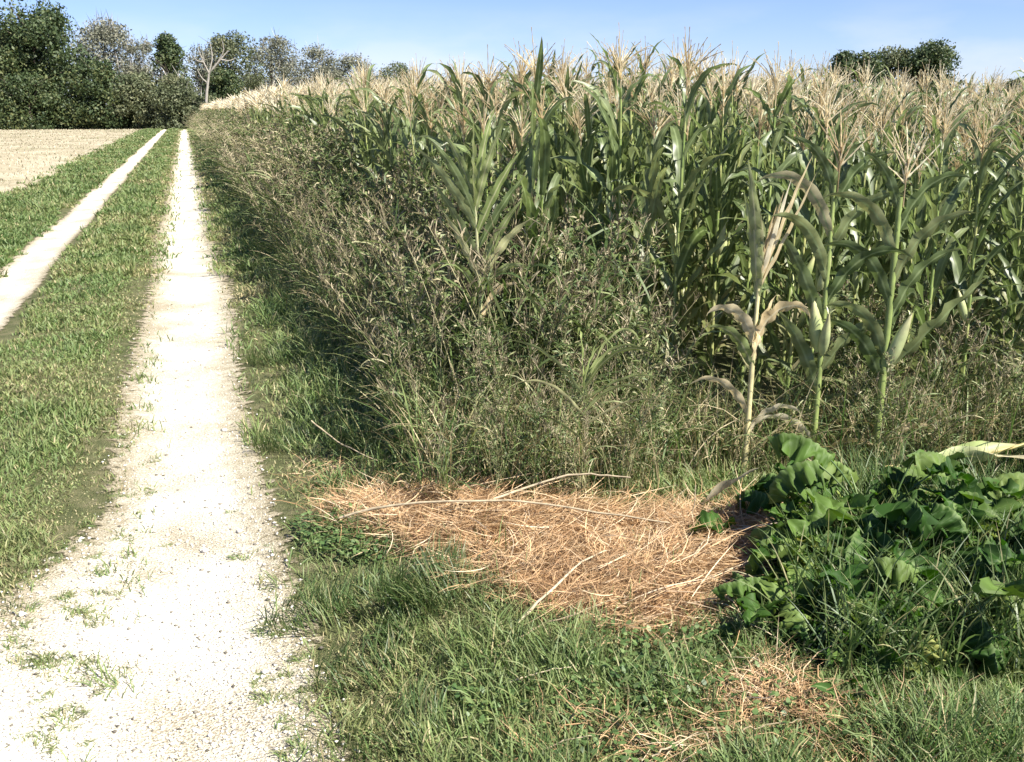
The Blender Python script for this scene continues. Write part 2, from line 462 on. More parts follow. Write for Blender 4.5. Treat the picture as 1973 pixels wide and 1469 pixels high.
# ------------------------------------------------------------------ key outlines on the ground
def gpoly(pts): return np.array([ground(*p) for p in pts])
STRAW = gpoly([(640, 990), (760, 962), (900, 958), (1100, 985), (1300, 1010), (1680, 1010), (1680, 1070), (1400, 1110), (1330, 1150), (1320, 1215), (1180, 1210), (1060, 1190), (960, 1130), (860, 1075), (740, 1035), (650, 1010)])
STRAW2 = gpoly([(1370, 1320), (1480, 1300), (1600, 1340), (1590, 1400), (1450, 1400), (1360, 1370)])
STRAW3 = gpoly([(560, 905), (650, 885), (730, 900), (720, 950), (640, 965), (570, 940)])
STRAW4 = gpoly([(1000, 1430), (1250, 1360), (1560, 1390), (1990, 1400), (1990, 1520), (1000, 1520)])

def in_straw(x, y):
    return inside(STRAW, x, y)

def straw_h(x, y):
    "height of the dead grass mat over the ground"
    u, v = uv_of(x, y)
    return .03 * np.exp(-((u - 3.6) / .22) ** 2) + .03 * (vnoise(x, y, .16, 51) - .3) + .03 * np.exp(-((u - 3.2) / .3) ** 2 - ((v - .55) / .35) ** 2)

# ------------------------------------------------------------------ grass (stuff)
def zone_w(x, y):
    "how thick grass stands"
    u, v = uv_of(x, y)
    e = (vnoise(x, y, .35, 3) - .5) * .22 + (vnoise(x, y, .09, 4) - .5) * .16
    w = np.zeros_like(x)
    near = 1 - sstep(2.6, 4.4, y)
    w = np.maximum(w, (x > -1.36 + e) * sstep(-.34, -.62, x + .32 * near + e) ** 1.5)
    w = np.maximum(w, ((x < -1.98 + e) & (x > -3.35 + 3 * e)) * 1.)
    w = np.maximum(w, sstep(.12, .42, x + e) ** 1.5 * (x < 1.7))
    w = np.maximum(w, ((x >= 1.7) & (u < 4.6)) * .8)
    ed = np.exp(-(np.minimum(np.abs(x + .50), np.abs(x - .34)) / .18) ** 2)
    w = np.maximum(w, .5 * ed * (vnoise(x, y, .10, 8) > .58))
    s = in_straw(x, y) | inside(STRAW2, x, y)
    w = np.where(s, w * .09, w)
    return w

def place(n, x0, x1, y0, y1, p=1.6):
    "candidates thinning out with distance"
    x = rng.uniform(x0, x1, n)
    q = rng.random(n)
    a = 1 - p
    y = (y0 ** a + q * (y1 ** a - y0 ** a)) ** (1 / a)
    return x, y

def grass_field(name, n, x0, x1, y0, y1, hmin, hmax, mat, label, tintf=None, wmul=1., K=3, p=1.6):
    x, y = place(n, x0, x1, y0, y1, p)
    k = seen(x, y) & (rng.random(n) < zone_w(x, y))
    x, y = x[k], y[k]; n = len(x)
    d = np.hypot(x, y)
    cl = vnoise(x, y, .22, 11)
    big = vnoise(x, y, .9, 12)
    L = (hmin + (hmax - hmin) * rng.random(n) ** 1.5) * (.35 + 1.3 * cl ** 1.3)
    L = L * (1 + .8 * np.exp(-((x - .9) / .3) ** 2) * (y > 4.3))
    L = np.where((np.abs(x + .50) < .1) | (np.abs(x - .34) < .1), L * .55, L)
    W = .0032 * rng.uniform(.7, 1.5, n) * np.maximum(1, (d / 3.2) ** .85) * wmul
    tint = .62 * big + .10 + .25 * (1 - cl) + .40 * rng.random(n) ** 1.5 - .12
    tint = np.where(rng.random(n) < .07, rng.uniform(.9, 1, n), tint)
    tint += .22 * np.exp(-(np.minimum(np.abs(x + .50), np.abs(x - .34)) / .13) ** 2)
    tint += .15 * np.exp(-((x + 1.3) / .1) ** 2)
    az = rng.uniform(0, 2 * np.pi, n)
    base = np.stack([x, y, hgt(x, y) - .004], -1)
    g = Geo()
    g.add(*ribbons(base, az, rng.uniform(.05, .75, n), rng.uniform(.2, 1.3, n), L, W, K=K, rnd=np.clip(tint, 0, 1), roll=rng.uniform(-1, 1, n)))
    return tag(obj(name, g, mat), label, 'grass', kind='stuff')

grass_field('grass', 470000, .15, 7.0, .9, 12, .04, .135, M['grass'], 'short green grass verge to the right of the gravel rut', p=1.5)
grass_field('grass', 220000, -3.7, -.2, 2.2, 16, .03, .075, M['grass'], 'mown green grass strip between and beside the two wheel ruts', p=1.5)
grass_field('grass', 240000, -3.8, 1.7, 10.5, 112, .05, .13, M['grass'], 'far grass strip running up to the wood', p=1.5, wmul=1.2, K=2)

# dead stubble on the harvested field
n = 60000
x, y = place(n, -26, -3.15, 6, 112, 1.3)
k = seen(x, y, 0, .06); x, y = x[k], y[k]; n = len(x)
d = np.hypot(x, y)
g = Geo()
g.add(*ribbons(np.stack([x, y, hgt(x, y)], -1), rng.uniform(0, 6.28, n), rng.uniform(0, 1.3, n), rng.uniform(0, .5, n), rng.uniform(.03, .09, n),
               .004 * (d / 4) ** .9, K=1, rnd=np.where(vnoise(x, y, 3, 5) > .66, rng.random(n) * .5, rng.uniform(.4, 1, n)), prof=np.array([1, .5])))
tag(obj('stubble', g, M['stubble']), 'pale cut stubble covering the harvested field at left', 'stubble', kind='stuff')

# ------------------------------------------------------------------ pebbles in the ruts (stuff)
def pebbles(n):
    x, y = place(n, -1.1, .6, 2.0, 9, 1.8)
    k = (rut_mask(-.10, .14, .30, .5)(x, y) > rng.uniform(.2, 1, n)) & seen(x, y)
    x, y = x[k], y[k]; n = len(x)
    r = rng.uniform(.003, .0075, n) * rng.uniform(.6, 1.3, n)
    dark = rng.random(n) < .09
    r = np.where(rng.random(n) < .01, r * 2, r)
    o = np.array([[1, 0, 0], [0, 1, 0], [-1, 0, 0], [0, -1, 0], [0, 0, .7], [0, 0, -.7]], float)
    f = np.array([[0, 1, 4], [1, 2, 4], [2, 3, 4], [3, 0, 4], [1, 0, 5], [2, 1, 5], [3, 2, 5], [0, 3, 5]])
    V = o[None] * r[:, None, None] * rng.uniform(.6, 1.4, (n, 6, 1)) + np.stack([x, y, hgt(x, y) + .006 + r * .3], -1)[:, None]
    T = np.zeros((n, 6, 4)); T[..., 0] = np.where(dark, rng.uniform(0, .3, n), rng.uniform(.45, 1, n))[:, None]
    return Geo().add(V.reshape(-1, 3), (f[None] + (np.arange(n) * 6)[:, None, None]).reshape(-1, 3), T.reshape(-1, 4))
tag(obj('pebbles', pebbles(15000), M['pebble'], smooth=False), 'loose pale limestone pebbles with a few dark ones in the ruts', 'pebbles', kind='stuff')

# small grass tufts in the gravel, one object each
def tuft_geo(n, L, W, spread, lean=.9, col=None):
    a = rng.uniform(0, 6.28, n); r = spread * np.sqrt(rng.random(n))
    base = np.stack([r * np.cos(a), r * np.sin(a), np.full(n, -.004)], -1)
    return Geo().add(*ribbons(base, a + rng.normal(0, .6, n), rng.uniform(.1, lean, n), rng.uniform(.2, 1.1, n), L * rng.uniform(.5, 1.1, n), W, K=4,
                              roll=rng.uniform(-.6, .6, n), rnd=col if col is not None else None))
tm = [to_mesh('grass_tuft', *tuft_geo(60, .055, .003, .05, 1.3, np.random.default_rng(i).uniform(.3, 1, 60)).merged(), M['grass']) for i in range(4)]
tpx = [(230, 845), (245, 800), (235, 880), (210, 935), (160, 905), (215, 965), (165, 1015), (215, 1045), (130, 1060), (185, 1075), (120, 1155), (175, 1200),
       (95, 1285), (55, 1280), (150, 1275), (85, 1350), (150, 1370), (35, 1180), (40, 1425), (90, 1440), (180, 1110), (260, 705), (265, 740), (255, 650),
       (545, 1220), (520, 1130), (530, 1345), (590, 1410), (545, 1400), (470, 1075), (450, 990), (322, 1055), (555, 1010), (600, 1330), (60, 1090), (110, 1000)]
tpx += [(random.uniform(30, 250), random.uniform(1020, 1460)) for _ in range(26)] + [(random.uniform(500, 610), random.uniform(1000, 1460)) for _ in range(16)] + [(random.uniform(180, 300), random.uniform(640, 1000)) for _ in range(16)]
for i, (px, py) in enumerate(tpx):
    p = ground(px + random.uniform(-6, 6), py)
    o = obj('grass_tuft', tm[i % 4], None)
    o.location = (p[0], p[1], float(hgt(p[0], p[1])) + .006)
    o.rotation_euler = (0, 0, random.uniform(0, 6.28)); s = random.uniform(.35, 1.0); o.scale = (s, s, s * random.uniform(.5, .9))
    tag(o, 'small flattened grass tuft rooted in the white gravel rut', 'grass tuft', 'small grass tufts growing in the gravel')

# ------------------------------------------------------------------ corn
CORN_PROF = lambda K: np.array([.55 + .45 * min(1, t * 4) if t < .45 else max(.02, (1 - ((t - .45) / .55) ** 1.7)) for t in np.linspace(0, 1, K + 1)])
def corn_parts(seed, H=1.72, lod=0):
    global rng
    keep = rng; rng = np.random.default_rng(seed)
    st, fo, ta, ea = Geo(), Geo(), Geo(), Geo()
    t = np.linspace(0, 1, 8)
    drift = rng.normal(0, .02, 2)
    P = np.stack([drift[0] * t ** 2, drift[1] * t ** 2, t * H], -1)
    nl = 16 if lod == 0 else 7
    zs = np.linspace(.18 if lod == 0 else .8, H * .97, nl) + rng.uniform(-.02, .02, nl)
    if lod == 0:
        st.add(*tubes(P, (.0125 - .008 * t)[None], 6, rnd=np.array([rng.random()])))
        nz = zs[:-1]
        ring = np.stack([np.stack([drift[0] * (nz / H) ** 2, drift[1] * (nz / H) ** 2, nz + k], -1) for k in (-.008, 0, .008)], 1)
        rr = (.0125 - .008 * nz / H)
        st.add(*tubes(ring, np.stack([rr, rr * 1.28, rr], 1), 6))
    else:
        st.add(*tubes(P[3:], (.012 - .008 * t[3:])[None], 3))
    a0 = rng.uniform(0, 6.28)
    az = a0 + np.arange(nl) * np.pi + rng.normal(0, .35, nl)
    q = zs / H
    L = np.where(q < .8, rng.uniform(.42, .68, nl), rng.uniform(.28, .46, nl)) * (1 - .25 * (q < .25))
    W = np.where(q < .8, rng.uniform(.042, .060, nl), rng.uniform(.028, .042, nl))
    base = np.stack([drift[0] * q ** 2, drift[1] * q ** 2, zs], -1)
    lean = rng.uniform(.12, .36, nl) + .25 * (1 - q)
    bend = rng.uniform(.7, 2.9, nl) * (1 - .15 * q)
    rnd = rng.uniform(0, .75, nl) + .35 * (q < .3)
    K = 11 if lod == 0 else 5
    fo.add(*ribbons(base, az, lean, bend, L, W, K=K, prof=CORN_PROF(K), cols=3 if lod == 0 else 2, fold=.35, wave=.28, rnd=np.clip(rnd, 0, 1),
                    azb=rng.normal(0, .6, nl), pw=rng.choice([1.6, 2.2, 3.2]), wf=22, roll=rng.normal(0, .5, nl)))
    # sheaths hugging the stalk
    if lod == 0:
        sh = np.stack([np.stack([base[:, 0], base[:, 1], zs - k], -1) for k in (.0, .06, .12)], 1)
        st.add(*tubes(sh, np.stack([rr2 := (.0155 - .008 * q), rr2 * .95, rr2 * .8], 1), 5))
    # tassel
    nb = rng.integers(10, 17) if lod == 0 else 12
    tb = np.concatenate([[0], rng.uniform(0, .1, nb)]); 
    tl = np.concatenate([[.30], rng.uniform(.14, .23, nb)])
    le = np.concatenate([[.03], rng.uniform(.15, .85, nb)])
    be = np.concatenate([[.1], rng.uniform(-.1, .7, nb)])
    base = np.stack([np.full(nb + 1, drift[0]), np.full(nb + 1, drift[1]), H + .03 + tb], -1)
    K = 9 if lod == 0 else 2
    prof = (np.tile([.55, 1.25], 6)[:K + 1] * np.linspace(1, .55, K + 1)) if lod == 0 else np.array([1, 1, .4])
    wd = .0072 if lod == 0 else .015
    azs = rng.uniform(0, 6.28, nb + 1)
    rn = rng.uniform(.3, 1, nb + 1)
    for ro in ((0, 1.57) if lod == 0 else (0,)):
        ta.add(*ribbons(base, azs, le, be, tl, wd, K=K, prof=prof, roll=ro if lod == 0 else rng.uniform(0, 3, nb + 1), rnd=rn))
    ta.add(*tubes(np.array([[drift[0], drift[1], H - .05], [drift[0], drift[1], H + .14]]), .003, 4))
    # ear
    if lod == 0:
        ze = rng.uniform(.78, .95); ae = rng.uniform(0, 6.28)
        ear_geo(ea, np.array([drift[0] * .2, drift[1] * .2, ze]), ae, .30, .2, .024)
    rng = keep
    return st, fo, ta, ea

def ear_geo(g, base, az, lean, L, r):
    h = np.array([math.sin(az), math.cos(az), 0])
    d = h * math.sin(lean) + np.array([0, 0, math.cos(lean)])
    t = np.linspace(0, 1, 9)
    P = base + h * .012 + d * (t * L)[:, None]
    rad = r * np.array([.35, .8, 1, 1, .95, .82, .6, .35, .08])
    g.add(*tubes(P, rad[None], 8, rnd=np.array([rng.random()])))
    tip = np.repeat((base + h * .012 + d * L * .93)[None], 6, 0)
    g.add(*ribbons(tip, rng.uniform(0, 6.28, 6), rng.uniform(.1, .8, 6), rng.uniform(.5, 2, 6), .05, .006, K=3, rnd=np.ones(6)))

NV = 9
CV = []
for i in range(NV):
    st, fo, ta, ea = corn_parts(100 + i)
    CV.append((to_mesh('stalk', *st.merged(), M['corn_stalk']), to_mesh('foliage', *fo.merged(), M['corn_leaf']),
               to_mesh('tassel', *ta.merged(), M['tassel']), to_mesh('ear', *ea.merged(), M['husk'])))

# candidate stands: rows parallel to the track
cx, cy = [], []
for r_ in range(0, 110):
    xx = 1.58 + r_ * .54
    yy = np.arange(2.5, 100, .12) + rng.uniform(0, .19)
    yy = yy + rng.uniform(-.05, .05, len(yy))
    cx.append(xx + rng.normal(0, .05, len(yy))); cy.append(yy)
cx, cy = np.concatenate(cx), np.concatenate(cy)
cu, cv = uv_of(cx, cy)
front = np.where(cv > .75, 4.40, 4.85)
ok = (cu > front) & seen(cx, cy, 1.8, .28) & (cx > 1.5)
ok &= rng.random(len(cx)) < .92
cx, cy, cu, cv = cx[ok], cy[ok], cu[ok], cv[ok]
cd = np.hypot(cx, cy)
order = np.argsort(cd + 1000. * ~seen(cx, cy, 1.2, .04))
cx, cy, cu, cv, cd = cx[order], cy[order], cu[order], cv[order], cd[order]
NI = 299
print('corn stands', len(cx), 'individuals to', cd[NI])
for i in range(NI):
    var = CV[i % NV]
    s = random.uniform(.86, 1.08) * (.845 + .07 * float(sstep(5, 9, cu[i])) + .05 * float(sstep(-.3, .8, cv[i])) - .14 * float(sstep(.9, 2.2, cv[i])))
    edge = cx[i] < 1.9
    rootlabel = ('green corn plant with tan tassel on the field edge beside the track weeds' if edge else
                 'green corn plant with tan tassel standing inside the nearest rows of the field')
    root = thing('corn_plant', rootlabel, 'corn plant', (cx[i], cy[i], float(hgt(cx[i], cy[i]))), random.uniform(0, 6.28),
                 'corn plants along the track edge' if edge else 'corn plants in the nearest rows', s)
    root.rotation_euler[0] = random.gauss(0, .035); root.rotation_euler[1] = random.gauss(0, .035)
    obj('stalk', var[0], None, root); obj('foliage', var[1], None, root); obj('tassel', var[2], None, root)
    if i % 3 != 2: obj('ear', var[3], None, root)

# the rest of the field, beyond the nearest 285
rest = np.arange(NI, len(cx)); rest = rest[np.argsort(cd[rest])]
dd = cd[rest]
pk = (np.arange(len(rest)) < 900) | (rng.random(len(rest)) < np.clip((15 / dd) ** .95, .08, 1))
mid = rest[:1150]; pk[:1150] = False
rest = rest[pk]
print('far corn', len(rest))
g1, g2, g3 = Geo(), Geo(), Geo()
LV = [corn_parts(300 + i, lod=1) for i in range(5)]
gs = Geo(); gl = Geo(); gt = Geo()
vi = rng.integers(0, 5, len(rest))
for v_ in range(5):
    ids = rest[vi == v_]
    n = len(ids)
    pos = np.stack([cx[ids], cy[ids], hgt(cx[ids], cy[ids])], -1)
    wide = np.clip(cd[ids] / 16, 1, 3.5) ** .55
    hs = rng.uniform(.88, 1.08, n) * (.94 + .04 * sstep(0, .15, cv[ids] / cu[ids]) - .05 * sstep(.25, .4, cv[ids] / cu[ids])) * (1 - .07 * sstep(.22, .42, cv[ids] / cu[ids]))
    rz = rng.uniform(0, 6.28, n); ln = rng.normal(0, .04, (n, 2))
    for gg, part, f_, z_ in ((gs, LV[v_][0], 1, 1), (gl, LV[v_][1], .85 - .4 * sstep(10, 26, cd[ids]), 1 - .05 * sstep(10, 26, cd[ids])), (gt, LV[v_][2], 1.15, 1)):
        add_s(gg, scatter(part.merged(), pos, rz, np.stack([wide * f_, wide * f_, hs * z_], -1), ln))
full = [[p.merged() for p in corn_parts(400 + i)[:3]] for i in range(6)]
vi = rng.integers(0, 6, len(mid))
for v_ in range(6):
    ids = mid[vi == v_]; n = len(ids)
    pos = np.stack([cx[ids], cy[ids], hgt(cx[ids], cy[ids])], -1)
    s_ = rng.uniform(.86, 1.06, n) * (.93 + .03 * sstep(0, .15, cv[ids] / cu[ids]) - .05 * sstep(.25, .4, cv[ids] / cu[ids]))
    rz = rng.uniform(0, 6.28, n); ln = rng.normal(0, .04, (n, 2))
    for gg, part in zip((gs, gl, gt), full[v_]): add_s(gg, scatter(part, pos, rz, s_, ln))
far = Geo()
V1, F1, T1 = gl.merged(); V2, F2, T2 = gs.merged(); V3, F3, T3 = gt.merged()
V = np.concatenate([V1, V2, V3]); T = np.concatenate([T1, T2, T3])
F = np.concatenate([F1[4], F2[4] + len(V1), F3[4] + len(V1) + len(V2)])
me = to_mesh('corn_field', V, {4: F}, T, [M['corn_leaf'], M['corn_stalk'], M['tassel']])
mi = np.concatenate([np.zeros(len(F1[4])), np.ones(len(F2[4])), np.full(len(F3[4]), 2)]).astype(np.int32)
me.polygons.foreach_set('material_index', mi)
tag(obj('corn_field', me, None), 'corn field stretching back behind the nearest rows, tan tassels on top', 'corn field', kind='stuff')

# ------------------------------------------------------------------ weeds
def weed_parts(seed, H=1.0, nb=17, seedy=1.):
    global rng
    keep = rng; rng = np.random.default_rng(seed)
    st, fo, sd = Geo(), Geo(), Geo()
    dr = rng.normal(0, .10, 2)
    t = np.linspace(0, 1, 7)
    P = np.stack([dr[0] * t ** 1.5, dr[1] * t ** 1.5, t * H], -1)
    st.add(*tubes(P, (.005 - .0035 * t)[None], 4))
    q = rng.uniform(.12, .97, nb)
    b0 = np.stack([dr[0] * q ** 1.5, dr[1] * q ** 1.5, q * H], -1)
    az = rng.uniform(0, 6.28, nb); le = rng.uniform(.35, .9, nb); be = rng.uniform(-.3, .6, nb)
    L = (.34 * (1 - q) + .12) * rng.uniform(.6, 1.3, nb) * H
    KB = 5
    tt = np.linspace(0, 1, KB + 1)
    a = le[:, None] + be[:, None] * tt
    stp = np.stack([np.sin(a) * np.sin(az)[:, None], np.sin(a) * np.cos(az)[:, None], np.cos(a)], -1)
    BP = b0[:, None] + np.concatenate([np.zeros((nb, 1, 3)), np.cumsum(stp[:, 1:] * (L / KB)[:, None, None], 1)], 1)
    st.add(*tubes(BP, np.linspace(.0028, .001, KB + 1)[None], 3))
    # leaves along branches and main stem
    n = 17 * nb
    bi = rng.integers(0, nb, n); ft = rng.random(n) * KB * .999
    i0 = ft.astype(int); fr = (ft - i0)[:, None]
    pos = BP[bi, i0] * (1 - fr) + BP[bi, i0 + 1] * fr
    nm = 40; qm = rng.uniform(.05, 1, nm)
    pos = np.concatenate([pos, np.stack([dr[0] * qm ** 1.5, dr[1] * qm ** 1.5, qm * H], -1)]); n += nm
    fo.add(*ribbons(pos, rng.uniform(0, 6.28, n), rng.uniform(.3, 1.6, n), rng.uniform(-.2, 1.2, n), rng.uniform(.022, .06, n), rng.uniform(.005, .013, n), K=2,
                    prof=np.array([.4, 1, .08]), roll=rng.uniform(-1, 1, n)))
    # seed spikes at the branch ends
    ns = int(13 * seedy)
    for b in range(nb):
        if q[b] < .35: continue
        m = ns
        f2 = rng.uniform(.45, 1.0, m) * KB * .999
        i0 = f2.astype(int); fr = (f2 - i0)[:, None]
        pp = BP[b, i0] * (1 - fr) + BP[b, i0 + 1] * fr + rng.normal(0, .005, (m, 3))
        sd.add(*ribbons(pp, rng.uniform(0, 6.28, m), rng.uniform(0, 1.2, m), rng.uniform(-.5, .5, m), rng.uniform(.01, .028, m), rng.uniform(.004, .009, m), K=2, prof=np.array([.6, 1, .3]), roll=rng.uniform(0, 3, m)))
    m = int(34 * seedy)
    qq = rng.uniform(.86, 1.1, m)
    pp = np.stack([dr[0] * qq ** 1.5, dr[1] * qq ** 1.5, qq * H], -1) + rng.normal(0, .007, (m, 3))
    sd.add(*ribbons(pp, rng.uniform(0, 6.28, m), rng.uniform(0, 1.2, m), rng.uniform(-.5, .5, m), rng.uniform(.012, .03, m), rng.uniform(.004, .009, m), K=2, prof=np.array([.6, 1, .3]), roll=rng.uniform(0, 3, m)))
    rng = keep
    return st, fo, sd

def grassy_parts(seed):
    "tussock of tall wild grass: culms, arching blades, feathery panicles"
    global rng
    keep = rng; rng = np.random.default_rng(seed)
    st, fo, sd = Geo(), Geo(), Geo()
    nc = 8
    az = rng.uniform(0, 6.28, nc); le = rng.uniform(.03, .3, nc); be = rng.uniform(.05, .5, nc); L = rng.uniform(.6, 1.0, nc)
    b0 = rng.normal(0, .03, (nc, 3)) * [1, 1, 0]
    K = 7; tt = np.linspace(0, 1, K + 1)
    a = le[:, None] + be[:, None] * tt ** 1.5
    stp = np.stack([np.sin(a) * np.sin(az)[:, None], np.sin(a) * np.cos(az)[:, None], np.cos(a)], -1)
    P = b0[:, None] + np.concatenate([np.zeros((nc, 1, 3)), np.cumsum(stp[:, 1:] * (L / K)[:, None, None], 1)], 1)
    st.add(*tubes(P, np.linspace(.0032, .0012, K + 1)[None], 4))
    n = 52
    ci = rng.integers(0, nc, n); f2 = rng.uniform(.3, 5.8, n); i0 = f2.astype(int); fr = (f2 - i0)[:, None]
    pp = P[ci, i0] * (1 - fr) + P[ci, i0 + 1] * fr
    fo.add(*ribbons(pp, rng.uniform(0, 6.28, n), rng.uniform(.15, .9, n), rng.uniform(.4, 2.0, n), rng.uniform(.16, .42, n), rng.uniform(.006, .013, n), K=6, roll=rng.uniform(-1, 1, n), azb=rng.normal(0, .4, n)))
    for c_ in range(nc):
        m = 16
        f2 = rng.uniform(5.4, 6.99, m); i0 = f2.astype(int); fr = (f2 - i0)[:, None]
        pp = P[c_, i0] * (1 - fr) + P[c_, i0 + 1] * fr
        sd.add(*ribbons(pp, rng.uniform(0, 6.28, m), rng.uniform(.15, .9, m), rng.uniform(0, .6, m), rng.uniform(.03, .08, m), .0045, K=4, prof=np.array([.3, 1.2, .5, 1.1, .3]), roll=rng.uniform(0, 3, m)))
    rng = keep
    return st, fo, sd
WG = [weed_parts(500 + i, 1.0, 17, (1.2, .25, 1.0)[i]) for i in range(3)] + [grassy_parts(600 + i) for i in range(4)]
WV = [(to_mesh('stem', *w[0].merged(), M['weed_stem']), to_mesh('foliage', *w[1].merged(), M['weed_leaf']), to_mesh('seed_head', *w[2].merged(), M['seed_head'])) for w in WG]

def thicket_h(x, y):
    "height of the weed thicket at a place, 0 outside it"
    u, v = uv_of(x, y)
    edge = .90 + (vnoise(x, y, .5, 21) - .5) * .25
    a = np.where((x > edge) & (x < 1.95) & (y > 4.2), .88 + .26 * sstep(edge, edge + .4, x) + .12 * sstep(6, 14, y), 0)
    fr = 3.72 + (vnoise(x, y, .4, 22) - .5) * .25
    b = np.where((u > fr) & (u < 5.3) & (v > -.52) & (v < .62) & (x > .80), .46 + .55 * sstep(fr, fr + 1.0, u), 0)
    c = np.where((u > 4.05) & (u < 4.6) & (v >= .62), .20 + .14 * sstep(4.05, 4.5, u), 0)
    c = np.where((c > 0) & (v > 1.45), c + .38, c)
    return np.maximum(np.maximum(a, b), c)

n = 9000
n = 13000
x = rng.uniform(.85, 6.5, n); y = rng.uniform(1.4, 12, n)
x2 = rng.uniform(.85, 1.95, n); y2 = 12 * np.exp(rng.uniform(0, 1, n) * math.log(85 / 12))
x, y = np.concatenate([x, x2]), np.concatenate([y, y2])
th = thicket_h(x, y)
k = (th > 0) & seen(x, y, .7, .28)
x, y, th = x[k], y[k], th[k]
# keep a minimum spacing
def thin(x, y, s):
    cells = {}
    keep = []
    for i in range(len(x)):
        d = s[i]
        c = (int(x[i] // .3), int(y[i] // .3)); good = True
        for a in (-1, 0, 1):
            for b in (-1, 0, 1):
                for j in cells.get((c[0] + a, c[1] + b), ()):
                    if (x[j] - x[i]) ** 2 + (y[j] - y[i]) ** 2 < d * d: good = False; break
                if not good: break
            if not good: break
        if good: cells.setdefault(c, []).append(i); keep.append(i)
    return np.array(keep)
kk = thin(x, y, np.clip(.092 + .012 * (np.hypot(x, y) - 4), .085, .3))
x, y, th = x[kk], y[kk], th[kk]
o_ = np.argsort(np.hypot(x, y) + 1000. * ~seen(x, y, .4, .03)); x, y, th = x[o_], y[o_], th[o_]
NWI = min(290, len(x))
print('weeds', len(x), 'individual to', np.hypot(x, y)[NWI - 1])
for i in range(NWI):
    var = WV[i % 7]
    u_, v_ = uv_of(x[i], y[i])
    right = v_ >= .62
    root = thing('tall_weed', ('low leafy weed growing at the foot of the front corn stalks' if i % 7 < 3 else 'low wild grass tussock growing at the foot of the front corn stalks') if right else ('tall branching weed with brown seed heads in the thicket before the corn' if i % 7 < 3 else 'tall wild grass tussock with feathery tan panicles in the thicket before the corn'), 'weed',
                 (x[i], y[i], float(hgt(x[i], y[i]))), random.uniform(0, 6.28), ('low weeds at the foot of the corn' if right else 'tall weeds of the thicket') if i % 7 < 3 else ('low grass tussocks at the foot of the corn' if right else 'tall grass tussocks of the thicket'), th[i] * random.uniform(.72, 1.12))
    root.rotation_euler[0] = random.gauss(0, .1); root.rotation_euler[1] = random.gauss(-.05, .12)
    for nm, m_ in zip(('stem', 'foliage', 'seed_head'), var): obj(nm, m_, None, root)
ids = np.arange(NWI, len(x))
Vs, Fs, Ts, Ms = [], [], [], []; off = 0
vi = rng.integers(0, 7, len(ids))
for v_ in range(7):
    q = ids[vi == v_]; n = len(q)
    if not n: continue
    pos = np.stack([x[q], y[q], hgt(x[q], y[q])], -1); rz = rng.uniform(0, 6.28, n)
    wide = np.clip(np.hypot(x[q], y[q]) / 8, 1, 3) ** .7
    s = th[q] * rng.uniform(.75, 1.15, n); ln = rng.normal(0, .12, (n, 2))
    for mi_, part in enumerate(WG[v_]):
        V, FD, T = scatter(part.merged(), pos, rz, np.stack([s * wide, s * wide, s], -1), ln, .4)
        Vs.append(V); Fs.append(FD[4] + off); Ts.append(T); Ms.append(np.full(len(FD[4]), mi_)); off += len(V)
me = to_mesh('weed_thicket', np.concatenate(Vs), {4: np.concatenate(Fs)}, np.concatenate(Ts), [M['weed_stem'], M['weed_leaf'], M['seed_head']])
me.polygons.foreach_set('material_index', np.concatenate(Ms).astype(np.int32))
tag(obj('weed_thicket', me, None), 'brown green weed thicket lining the corn field along the track', 'weeds', kind='stuff')

# long wild grass between the weeds, green and dry
def long_grass(name, n, mat, L0, L1, label, test, W=.005):
    n = int(n * 1.3); x = rng.uniform(.55, 5.9, n); y = rng.uniform(1.8, 16, n) 
    k = test(x, y) & seen(x, y, .3, .28); x, y = x[k], y[k]; n = len(x)
    g = Geo().add(*ribbons(np.stack([x, y, hgt(x, y) - .01], -1), rng.uniform(0, 6.28, n), rng.uniform(0, .45, n), rng.uniform(.2, 2.0, n), rng.uniform(L0, L1, n),
                           W * rng.uniform(.6, 1.5, n), K=6, roll=rng.uniform(-1, 1, n)))
    return tag(obj(name, g, mat), label, 'grass', kind='stuff')
long_grass('wild_grass', 72000, M['grass'], .2, .62, 'long green wild grass standing between the weeds', lambda x, y: (thicket_h(x, y) > 0) & ((uv_of(x, y)[0] > 3.86) | (x < .9)))
long_grass('dry_wild_grass', 46000, M['dry_grass'], .2, .6, 'dry tan grass stems mixed into the weed thicket', lambda x, y: (thicket_h(x, y) > 0) & ((uv_of(x, y)[0] > 3.84) | (x < .9)), .0035)
long_grass('verge_grass', 90000, M['grass'], .10, .26, 'longer soft green grass on the verge along the weeds', lambda x, y: (x > .62) & (x < 1.15) & (y > 4.0) & (rng.random(len(x)) < .8), .004)

